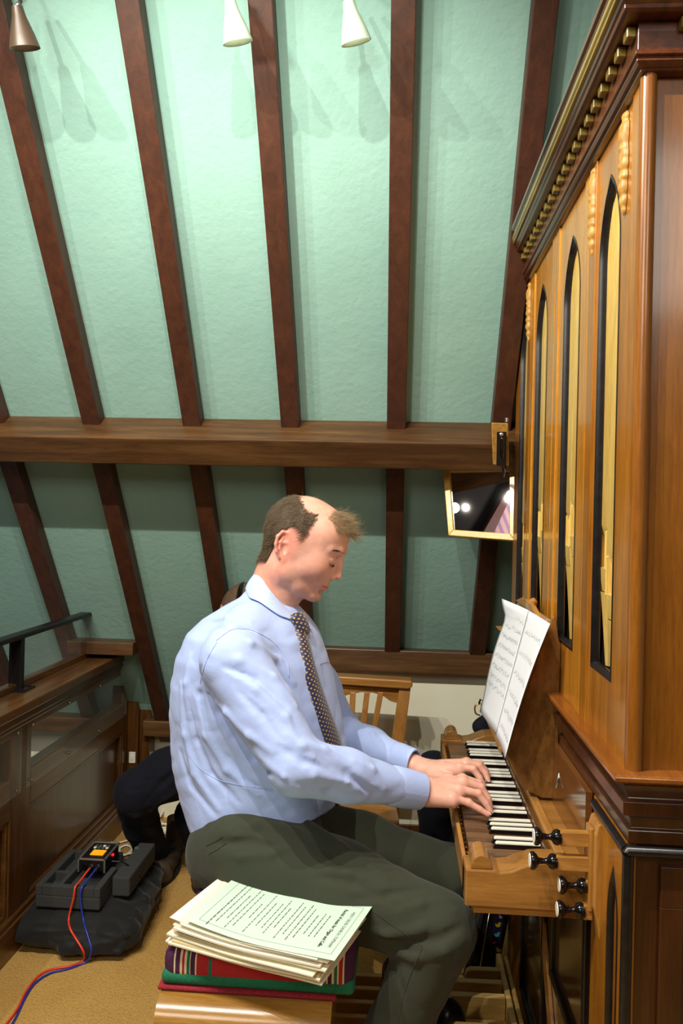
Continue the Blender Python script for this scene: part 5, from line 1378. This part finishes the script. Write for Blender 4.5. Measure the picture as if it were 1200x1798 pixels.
tag(MB().tube([HC+Vector((.0, .10*math.cos(a), .118*math.sin(a))) for a in [math.pi*(.02+.96*k/16) for k in range(17)]], .010, 8).make('headphone_band', M_EBONY, man2, smooth=True))
for s in (-1, 1): MB().lathe([(0, .034), (.016, .036), (.022, .026)], HC+Vector((0, s*.088, -.01)), (0, s, 0), 20).make('headphone_cup', M_EBONY, man2, auto=50)
# navy bag beyond the keyboard, and dark blue cloth beyond the music desk
bgf = Field((-.02, 2.58, -.02), (.34, 2.98, .62), .007)
A_ = Pp(762, 1352, 2.75)
bgf.chain([L3(A_), L3(Pp(762, 1420, 2.76)), L3(Pp(762, 1500, 2.78))], [.058, .052, .050], .02)
bgf.cone(L3(Pp(762, 1352, 2.75)), L3(Pp(800, 1362, 2.80)), .058, .05, .03); bgf.cone(L3(Pp(800, 1362, 2.80)), L3(Pp(805, 1500, 2.82)), .05, .05, .03)
bgf.cone(L3(Pp(765, 1500, 2.78)), (A_.x+.01, 2.78, .06), .052, .06, .03); bgf.cone(L3(Pp(805, 1500, 2.82)), (A_.x+.09, 2.84, .06), .05, .06, .03)
bgf.op(bgf.lo, bgf.lo+bgf.h*bgf.n, lambda x, y, z: np.maximum(.004*vnoise(x*18, y*18, z*14), -1), 0, 'a')
bgf.op(bgf.lo, bgf.lo+bgf.h*bgf.n, lambda x, y, z: -(z-.002)+0*x+0*y, 0, 'i')
P_, Q_ = bgf.mesh(); bg = np_mesh('fabric_bag', P_, Q_, M_DENIM, None, (A_.x, 2.8, 0)); tag(bg, 'slumped navy fabric bag standing on the carpet beyond the keyboard', 'bag')
c1 = Pp(845, 1276, 2.62)
cf = Field(np.array(c1)-.10, np.array(c1)+.10, .005)
cf.chain([L3(c1+Vector((.012, 0, .03))), L3(c1+Vector((.0, 0, .0))), L3(c1+Vector((.03, 0, -.045)))], [.012, .024, .030], .02)
cf.op(cf.lo, cf.lo+cf.h*cf.n, lambda x, y, z: .003*vnoise(x*30, y*30, z*20), 0, 'a')
P_, Q_ = cf.mesh(); sc_ = np_mesh('navy_pouch', P_, Q_, M_DENIM, None, tuple(c1)); tag(sc_, 'small navy cloth pouch hanging beyond the far end of the music desk', 'pouch')
MB().tube(bez([c1+Vector((.012, 0, .03)), c1+Vector((.03, -.005, .05)), Vector((.355, 2.50, 1.10))], 6), .0025, 6).make('cord', M_BLACK, sc_)
cab = MB().tube(bez([Vector((.39, 3.228, .885)), Vector((.415, 3.225, .86)), Vector((.425, 3.225, .80)), Vector((.415, 3.28, .70)), Vector((.405, 3.285, .45)), Vector((.405, 3.285, .16))], 6), .0035, 8).make('wall_cable', M_BLACK, None, smooth=True)
tag(cab, 'black cable hooked over the brown wall plate beside the organ', 'cable')

# ================================================================== MIRROR ON ITS BRACKET
M_FRAMEW = wood('mirror_frame_ash', (206, 160, 66), (226, 184, 88), (238, 200, 108), 'x', .35, .2)
mir = thing('mirror', (.27, 2.7, 1.45), 'pale wood framed mirror hung under the purlin beside the organ', 'mirror')
mc = [Pp(779, 819, 2.755), Pp(907, 815, 2.665), Pp(907, 951, 2.60), Pp(789, 941, 2.68)]
mn = (mc[1]-mc[0]).cross(mc[3]-mc[0]).normalized()
if mn.y > 0: mn = -mn
cenm = sum(mc, Vector())/4
for i in (0, 1, 2, 3): mc[i] = mc[i]-mn*((mc[i]-cenm).dot(mn))
def inset(q, dl, dr, dt, db):
    TL, TR, BR, BL = q; w_ = (TR-TL).length; h_ = (BL-TL).length
    f = lambda a, c: TL.lerp(TR, a).lerp(BL.lerp(BR, a), c)
    return [f(dl/w_, dt/h_), f(1-dr/w_, dt/h_), f(1-dr/w_, 1-db/h_), f(dl/w_, 1-db/h_)]
mi = inset(mc, .021, .021, .021, .021)
for k in range(4):
    a, b_, c, d = mc[k], mc[(k+1) % 4], mi[(k+1) % 4], mi[k]
    MB().prism([a+mn*.010, b_+mn*.010, c+mn*.010, d+mn*.010], (0, 0, 0), -mn*.020).make('frame_rail', M_FRAMEW, mir, bevel=.002)
MB().prism([p-mn*.002 for p in inset(mc, .014, .014, .014, .014)], (0, 0, 0), -mn*.004).make('mirror_glass', plain('mirror_silver', (235, 232, 228), .01, 1.0), mir)
bk = [Pp(864, 741, 2.36), Pp(893, 741, 2.36)]
MB().hexa([Pp(866, 816, 2.42), Pp(894, 818, 2.42), Pp(894, 818, 2.47), Pp(866, 816, 2.47), Pp(863, 742, 2.36), Pp(893, 743, 2.36), Pp(893, 743, 2.50), Pp(863, 742, 2.50)]).make('bracket_block', M_GILT, mir, bevel=.003)
MB().hexa([Pp(872, 818, 2.405), Pp(889, 818, 2.405), Pp(889, 818, 2.418), Pp(872, 818, 2.418), Pp(873, 758, 2.35), Pp(890, 758, 2.35), Pp(890, 758, 2.365), Pp(873, 758, 2.365)]).make('hinge_plate', M_BLACK, mir, bevel=.002)
MB().tube([Pp(882, 768, 2.345), Pp(882, 800, 2.385), Pp(886, 822, 2.50), Pp(884, 835, 2.60)], .006, 10).make('hinge_arm', M_EBONY, mir, smooth=True)
MB().lathe([(0, .006), (.004, .006), (.006, .003)], Pp(881, 763, 2.345), (0, -1, 0), 12).make('bolt', M_STEEL, mir, auto=50)
MB().lathe([(0, .005), (.012, .005)], Pp(890, 741, 2.38), (0, 0, 1), 10).make('screw_head', M_STEEL, mir, auto=50)

# ================================================================== RECORDER, FOAM, BAG AND CABLES ON THE CARPET
M_NYL = cloth('black_nylon', (26, 27, 28), .7, 1500, 12, .5, .1)
bb = Field((-1.25, 2.30, -.02), (-.70, 3.06, .22), .0055)
def pillow(x, y, z):
    yy = y-2.71; xc = -1.01-.075*(yy+.27); a = .232-.060*(yy+.27); b2, c_ = .285, .078
    q = (np.abs((x-xc)/a)**6+np.abs(yy/b2)**6)**(1/6)
    return (np.maximum(q, 0)**2.2+np.abs((z-.06)/c_)**2.2)**(1/2.2)*.08-.08
bb.op((-1.24, 2.32, 0), (-.72, 3.05, .17), pillow, 0)
for pts, r, up_ in (([(45, 1652), (120, 1640), (200, 1650)], .007, 0), ([(200, 1680), (222, 1640), (240, 1600)], .009, 1), ([(40, 1675), (110, 1668), (210, 1672)], .012, 1), ([(235, 1560), (255, 1580), (280, 1560)], .012, 1), ([(160, 1535), (200, 1520), (235, 1530)], .014, 1)):
    fold(bb, pts, r, bool(up_), .012)
bb.op(bb.lo, bb.lo+bb.h*bb.n, lambda x, y, z: .004*vnoise(x*10, y*10, z*16)+.003*(1-2*np.abs(vnoise(x*18, y*16, z*22))), 0, 'a')
bb.op(bb.lo, bb.lo+bb.h*bb.n, lambda x, y, z: -(z-.002)+0*x+0*y, 0, 'i')
bb.op(bb.lo, bb.lo+bb.h*bb.n, lambda x, y, z: (-1.188-x)+0*z+0*y, 0, 'i')
P_, Q_ = bb.mesh(); bag = np_mesh('nylon_bag', P_, Q_, M_NYL, None, (-1, 2.7, 0)); tag(bag, 'flattened black nylon bag on the carpet beside the balcony, under the foam tray', 'bag')
BGV = bvh_of(P_, Q_)
M_FOAM = noisy('grey_foam', (44, 46, 46), (58, 60, 60), 400, .95, .5)
ft = thing('foam_tray', (-1.03, 2.65, .13), 'dark grey foam insert with cut recesses lying on the black bag', 'foam tray')
zf = .150
q = MB(); q.box((-1.150, 2.50, zf-.02), (-.935, 2.78, zf+.022))
q.make('base', M_FOAM, ft, bevel=.006)
for a, c in (((-1.150, 2.50), (-1.128, 2.78)), ((-.957, 2.50), (-.935, 2.66)), ((-1.128, 2.50), (-.957, 2.522)), ((-1.128, 2.76), (-.957, 2.78)), ((-1.080, 2.522), (-1.066, 2.76)), ((-1.128, 2.60), (-1.080, 2.615))):
    MB().box((a[0], a[1], zf+.02), (c[0], c[1], zf+.052)).make('rim', M_FOAM, ft, bevel=.003)
MB().box((-.925, 2.58, zf-.010), (-.865, 2.86, zf+.055)).make('side_block', M_FOAM, ft, bevel=.006)
rc = thing('field_recorder', (-1.0, 2.67, .2), 'small black and silver audio recorder with glowing orange screen on the foam', 'recorder')
rx0, rx1, ry0, ry1, rz0, rz1 = -1.052, -.958, 2.602, 2.745, zf+.054, zf+.100
M_RB = plain('recorder_black', (18, 18, 20), .35); M_RS = plain('recorder_silver', (176, 172, 162), .3, .8)
MB().box((rx0+.003, ry0+.003, rz0+.003), (rx1-.003, ry1-.003, rz1-.002)).make('body', M_RB, rc, bevel=.003)
f_ = MB()
for z0 in (rz1-.006,): f_.box((rx0, ry0, z0), (rx0+.007, ry1, z0+.006)).box((rx1-.007, ry0, z0), (rx1, ry1, z0+.006)).box((rx0, ry0, z0), (rx1, ry0+.008, z0+.006)).box((rx0, ry1-.007, z0), (rx1, ry1, z0+.006))
f_.make('top_bezel', M_RS, rc, bevel=.0015)
for x in (rx0, rx1-.005): MB().box((x, ry0-.001, rz0), (x+.005, ry0+.006, rz1-.003)).make('corner_strut', M_RS, rc, bevel=.001)
MB().box((rx0+.028, ry0+.035, rz1-.002), (rx1-.022, ry0+.072, rz1+.0004)).make('orange_screen', plain('orange_screen', (214, 120, 10), .3, em=1.2, emc=(226, 130, 20)), rc)
for k in range(8):
    MB().box((rx0+.02+(k % 4)*.014, ry0+.088+(k//4)*.016, rz1-.002), (rx0+.029+(k % 4)*.014, ry0+.096+(k//4)*.016, rz1+.001)).make('button', M_RS if k % 3 else M_IVORY, rc)
for x in (rx0+.024, rx0+.046, rx0+.068): MB().lathe([(0, .0085), (.003, .0085), (.0031, .006), (.001, .006)], (x, ry0+.003, rz0+.018), (0, -1, 0), 16).make('socket', M_STEEL if x > rx0+.03 else M_EBONY, rc, auto=50)
MB().lathe([(0, .006), (.006, .006)], (rx1-.003, ry0+.05, rz0+.024), (1, 0, 0), 14).make('dial', M_EBONY, rc, auto=50)
MB().box((rx1-.003, ry0+.075, rz0+.026), (rx1+.0006, ry0+.083, rz0+.032)).make('red_light', plain('red_led', (240, 20, 30), .4, em=4), rc)
def ground(px, py, z=.004):
    d = ray(px, py).normalized(); h, n, i, t = BGV.ray_cast(CAMP, d)
    if h is not None and h.z > z: return h+Vector((0, -.003, .004))
    return atZ(px, py, z)
def cable(name, start, pts, mat, r, label, plug=True):
    s0_ = Vector(start); P = [s0_, s0_+Vector((0, -.03, .0)), Vector((s0_.x-.004, 2.52, .213)), Vector((s0_.x-.008, 2.493, .206)), Vector((s0_.x-.010, 2.486, .175))]+[p if isinstance(p, Vector) else ground(*p) for p in pts]
    o = MB().tube(bez(P, 8), r, 8).make(name, mat, None, smooth=True); tag(o, label, 'cable')
    if plug: MB().lathe([(0, .007), (.03, .0065), (.036, .004)], Vector(start)+Vector((0, .012, 0)), (0, -1, -.2), 14).make('plug', M_EBONY, o, auto=50)
    return o
yf_ = 2.495
cable('red_cable', (rx0+.046, ry0-.002, rz0+.018), [Pp(121, 1612, yf_-.014), (124, 1632), (133, 1648), (147, 1672), (146, 1686), (125, 1696), (90, 1702), (66, 1715), (45, 1742), (30, 1772), (8, 1801), (-30, 1840)], plain('red_rubber', (220, 64, 36), .4), .0034, 'red audio cable looping from the recorder across the carpet')
cable('blue_cable', (rx0+.068, ry0-.002, rz0+.018), [Pp(146, 1612, yf_-.014), (151, 1632), (156, 1648), (161, 1672), (150, 1690), (120, 1701), (88, 1709), (62, 1726), (44, 1752), (26, 1790), (0, 1830)], plain('blue_rubber', (38, 52, 150), .4), .0034, 'blue audio cable looping from the recorder across the carpet')
bc = MB().tube(bez([Vector((rx1, ry0+.05, rz0+.02)), Vector((rx1+.05, ry0+.06, rz0+.01)), Vector((-.86, 2.70, .15)), atZ(250, 1530, .10), atZ(243, 1518, .12), atZ(215, 1508, .06), atZ(188, 1522, .03), atZ(170, 1508, .01), atZ(200, 1505, .01), atZ(235, 1502, .01)], 8), .0022, 6).make('thin_black_cable', M_EBONY, None, smooth=True)
tag(bc, 'thin black lead curling from the recorder beside the boot', 'cable')
# white cord in loose loops
wc = []
r3 = np.random.default_rng(21)
c_ = atZ(296, 1432, .02)
for k in range(46):
    a = k*1.15; rr_ = .05+.05*abs(math.sin(k*.7)); wc.append(Vector((c_.x+.02+rr_*1.1*math.cos(a)+.02*r3.normal(), c_.y+rr_*1.9*math.sin(a)+.02*r3.normal(), .008+.004*(k % 6))))
tag(MB().tube(bez(wc, 6), .0038, 6).make('tangled_flex', M_IVORY, None, smooth=True), 'tangled coil of white flex on the carpet behind the knee', 'cable')
ww = [atZ(*p, .008) for p in ((225, 1475), (205, 1480), (186, 1478), (183, 1490), (190, 1500), (205, 1505), (222, 1500), (232, 1490), (222, 1484), (210, 1490), (215, 1500), (235, 1497))]
tag(MB().tube(bez(ww, 8), .006, 8, flat=.5).make('flat_flex', M_IVORY, None, smooth=True), 'loop of flat white flex on the carpet beside the skirting', 'cable')
sl_ = MB().tube([Pp(240, 1490, 2.80), atZ(226, 1530, .01)], .008, 10); sl_.lathe([(0, .013), (.012, .012)], atZ(226, 1530, .0), (0, 0, 1), 12)
so_ = sl_.make('stand_leg', M_IRON, None, auto=50); tag(so_, 'thin black metal stand leg resting on the carpet by the boot', 'stand leg')

# ================================================================== BLACK CASE WITH DUCK STRAP
cs = thing('instrument_case', (.25, 2.62, 0), 'black instrument case with silver piping standing beyond the pedals', 'case')
M_CASE = cloth('case_black', (20, 20, 22), .6, 900, 10, .3, .1)
pts = [Pp(812, 1703, 2.47), Pp(872, 1706, 2.47), Pp(900, 1585, 2.50), Pp(850, 1585, 2.50)]
for p in pts[:2]: p.z = .0
MB().prism(pts, (0, 0, 0), (0.02, .16, 0)).make('shell', M_CASE, cs, bevel=.012, seg=3)
MB().tube([pts[0].lerp(pts[1], .45)+Vector((0, -.004, 0)), pts[3].lerp(pts[2], .25)+Vector((0, -.004, 0))], .003, 8).make('silver_piping', M_STEEL, cs, smooth=True)
MB().tube([pts[0].lerp(pts[1], .12)+Vector((0, -.003, 0)), pts[3].lerp(pts[2], .05)+Vector((0, -.003, 0))], .006, 8).make('seam_roll', M_CASE, cs, smooth=True)
duk = thing('duck_strap', (.32, 2.44, .3), 'dark blue strap printed with coloured ducks hanging on the black case', 'strap')
dA = [Pp(869, 1603, 2.44), Pp(888, 1603, 2.44), Pp(876, 1682, 2.44), Pp(862, 1682, 2.44)]
MB().prism(dA, (0, 0, 0), (0, .006, 0)).make('band', plain('navy_webbing', (24, 22, 66), .7), duk, bevel=.002)
MB().prism([dA[0]+Vector((-.002, -.002, .004)), dA[1]+Vector((.002, -.002, .004)), dA[1]+Vector((.002, -.002, -.002)), dA[0]+Vector((-.002, -.002, -.002))], (0, 0, 0), (0, .008, 0)).make('clear_sleeve', M_STEEL, duk)
def duck(px, py, s, col, flip, nm):
    c = Pp(px, py, 2.4375); b = MB(); f = -1 if flip else 1
    def disc(cx_, cz_, rx_, rz_, mi, dy): b.add([(c.x+f*(cx_+rx_*math.cos(a))*s, c.y-dy, c.z+(cz_+rz_*math.sin(a))*s) for a in [2*math.pi*k/16 for k in range(16)]], [tuple(range(16))], mi)
    disc(0, -.15, .62, .42, 0, .0); disc(.38, .38, .32, .32, 0, .0004); disc(.72, .34, .18, .09, 1, .0006); disc(.45, .45, .06, .07, 2, .0009)
    b.add([(c.x+f*x*s, c.y-.0002, c.z+z*s) for x, z in ((-.5, -.1), (-.78, .32), (-.25, .1))], [(0, 1, 2)], 0)
    b.make(nm, [plain('duck_body', col, .6), plain('duck_beak', (226, 96, 30), .6), M_EBONY], duk)
duck(875, 1624, .0125, (216, 206, 30), False, 'printed_duck'); duck(873, 1641, .0125, (90, 196, 200), False, 'printed_duck'); duck(868, 1655, .0085, (214, 50, 50), False, 'printed_duck')
duck(876, 1668, .0120, (216, 206, 30), True, 'printed_duck'); duck(880, 1610, .0085, (196, 160, 200), True, 'printed_duck')

# ================================================================== SPOT HEADS AT THE TOP OF THE SLOPE
M_SHADE = plain('cream_shade', (172, 190, 168), .5)
def spot_head(px, py, Y, label, mat):
    top = Pp(px, py-44, Y); bot = Pp(px+14, py+30, Y+.03); d = bot-top; L_ = d.length
    t = thing('spotlight', tuple(top), label, 'spotlight')
    MB().lathe([(0, .013), (L_*.25, .017), (L_*.7, .030), (L_*.97, .036), (L_, .0365), (L_*.97, .033), (L_*.5, .022), (L_*.3, .015)], top, d, 28).make('shade', mat, t, auto=60)
    MB().tube([top, top+Vector((0, .05, .06))], .006, 8).make('arm', M_STEEL, t, smooth=True)
    MB().lathe([(0, .003), (.004, .009), (.014, .012), (.022, .009), (.026, .002)], top+d*.55, d, 16).make('bulb', plain('lit_bulb', (255, 246, 220), .4, em=14), t, smooth=True)
spot_head(612, 45, 1.86, 'cream cone spotlight at the top of the slope, rightmost of the three', M_SHADE)
spot_head(404, 45, 1.86, 'cream cone spotlight at the top of the slope, middle of the three', M_SHADE)
spot_head(30, 55, 1.86, 'dark cone spotlight at the top left of the slope', plain('bronze_shade', (74, 58, 44), .4))
# ================================================================== FAR SIDE OF THE NAVE (seen only in the mirror)
XW = -5.0
tag(MB().box((XW-.1, -9, -3), (XW, 3.7, 10)).make('wall_left', plain('dark_nave_wall', (18, 12, 12), .8)), 'dark far wall of the nave seen in the mirror', kind='structure')
def mirror_hit(px, py, X):
    d = ray(px, py); q = CAMP+d*((cenm-CAMP).dot(mn)/d.dot(mn)); r = d-mn*2*d.dot(mn)
    t = (X-q.x)/r.x; return q+r*t
mh = [mirror_hit(*p, XW+.10) for p in ((897, 842), (930, 842), (908, 951), (843, 936), (862, 936), (897, 862))]
MB().prism([mh[0], mh[1], mh[5], mh[4], mh[3]], (0, 0, 0), (.06, 0, 0)).make('trim_1', plain('maroon_rib', (112, 50, 44), .6))['kind'] = 'structure'
pk_ = [mirror_hit(*p, XW+.05) for p in ((897, 850), (940, 850), (940, 960), (850, 944))]
def pinkstripe():
    m, nt, b = newmat('pink_drape'); v = coords(nt, (1, 1, 1), (.9, 0, 0)); w_ = nd(nt, 'ShaderNodeTexWave'); w_.bands_direction = 'Y'; w_.inputs['Scale'].default_value = 1.6; w_.inputs['Distortion'].default_value = .4
    nt.links.new(v, w_.inputs['Vector']); nt.links.new(ramp(nt, w_.outputs['Fac'], [(.3, lin((196, 160, 200))), (.6, lin((250, 206, 206)))]), b.inputs['Base Color']); b.inputs['Roughness'].default_value = .9; return m
MB().prism(pk_, (0, 0, 0), (-.04, 0, 0)).make('trim_2', pinkstripe())['kind'] = 'structure'
nl = bpy.data.lights.new('nave_fill', 'AREA'); nl.energy = 24; nl.size = .6; nl.color = (1, .9, .86)  # unseen area light added to brighten the pink drape
no = bpy.data.objects.new('nave_fill', nl); COL.objects.link(no); no.location = (-3.6, (pk_[0].y+pk_[2].y)/2-.3, (pk_[0].z+pk_[2].z)/2); no.rotation_euler = (sum(pk_, Vector())/4-no.location).to_track_quat('-Z', 'Y').to_euler()
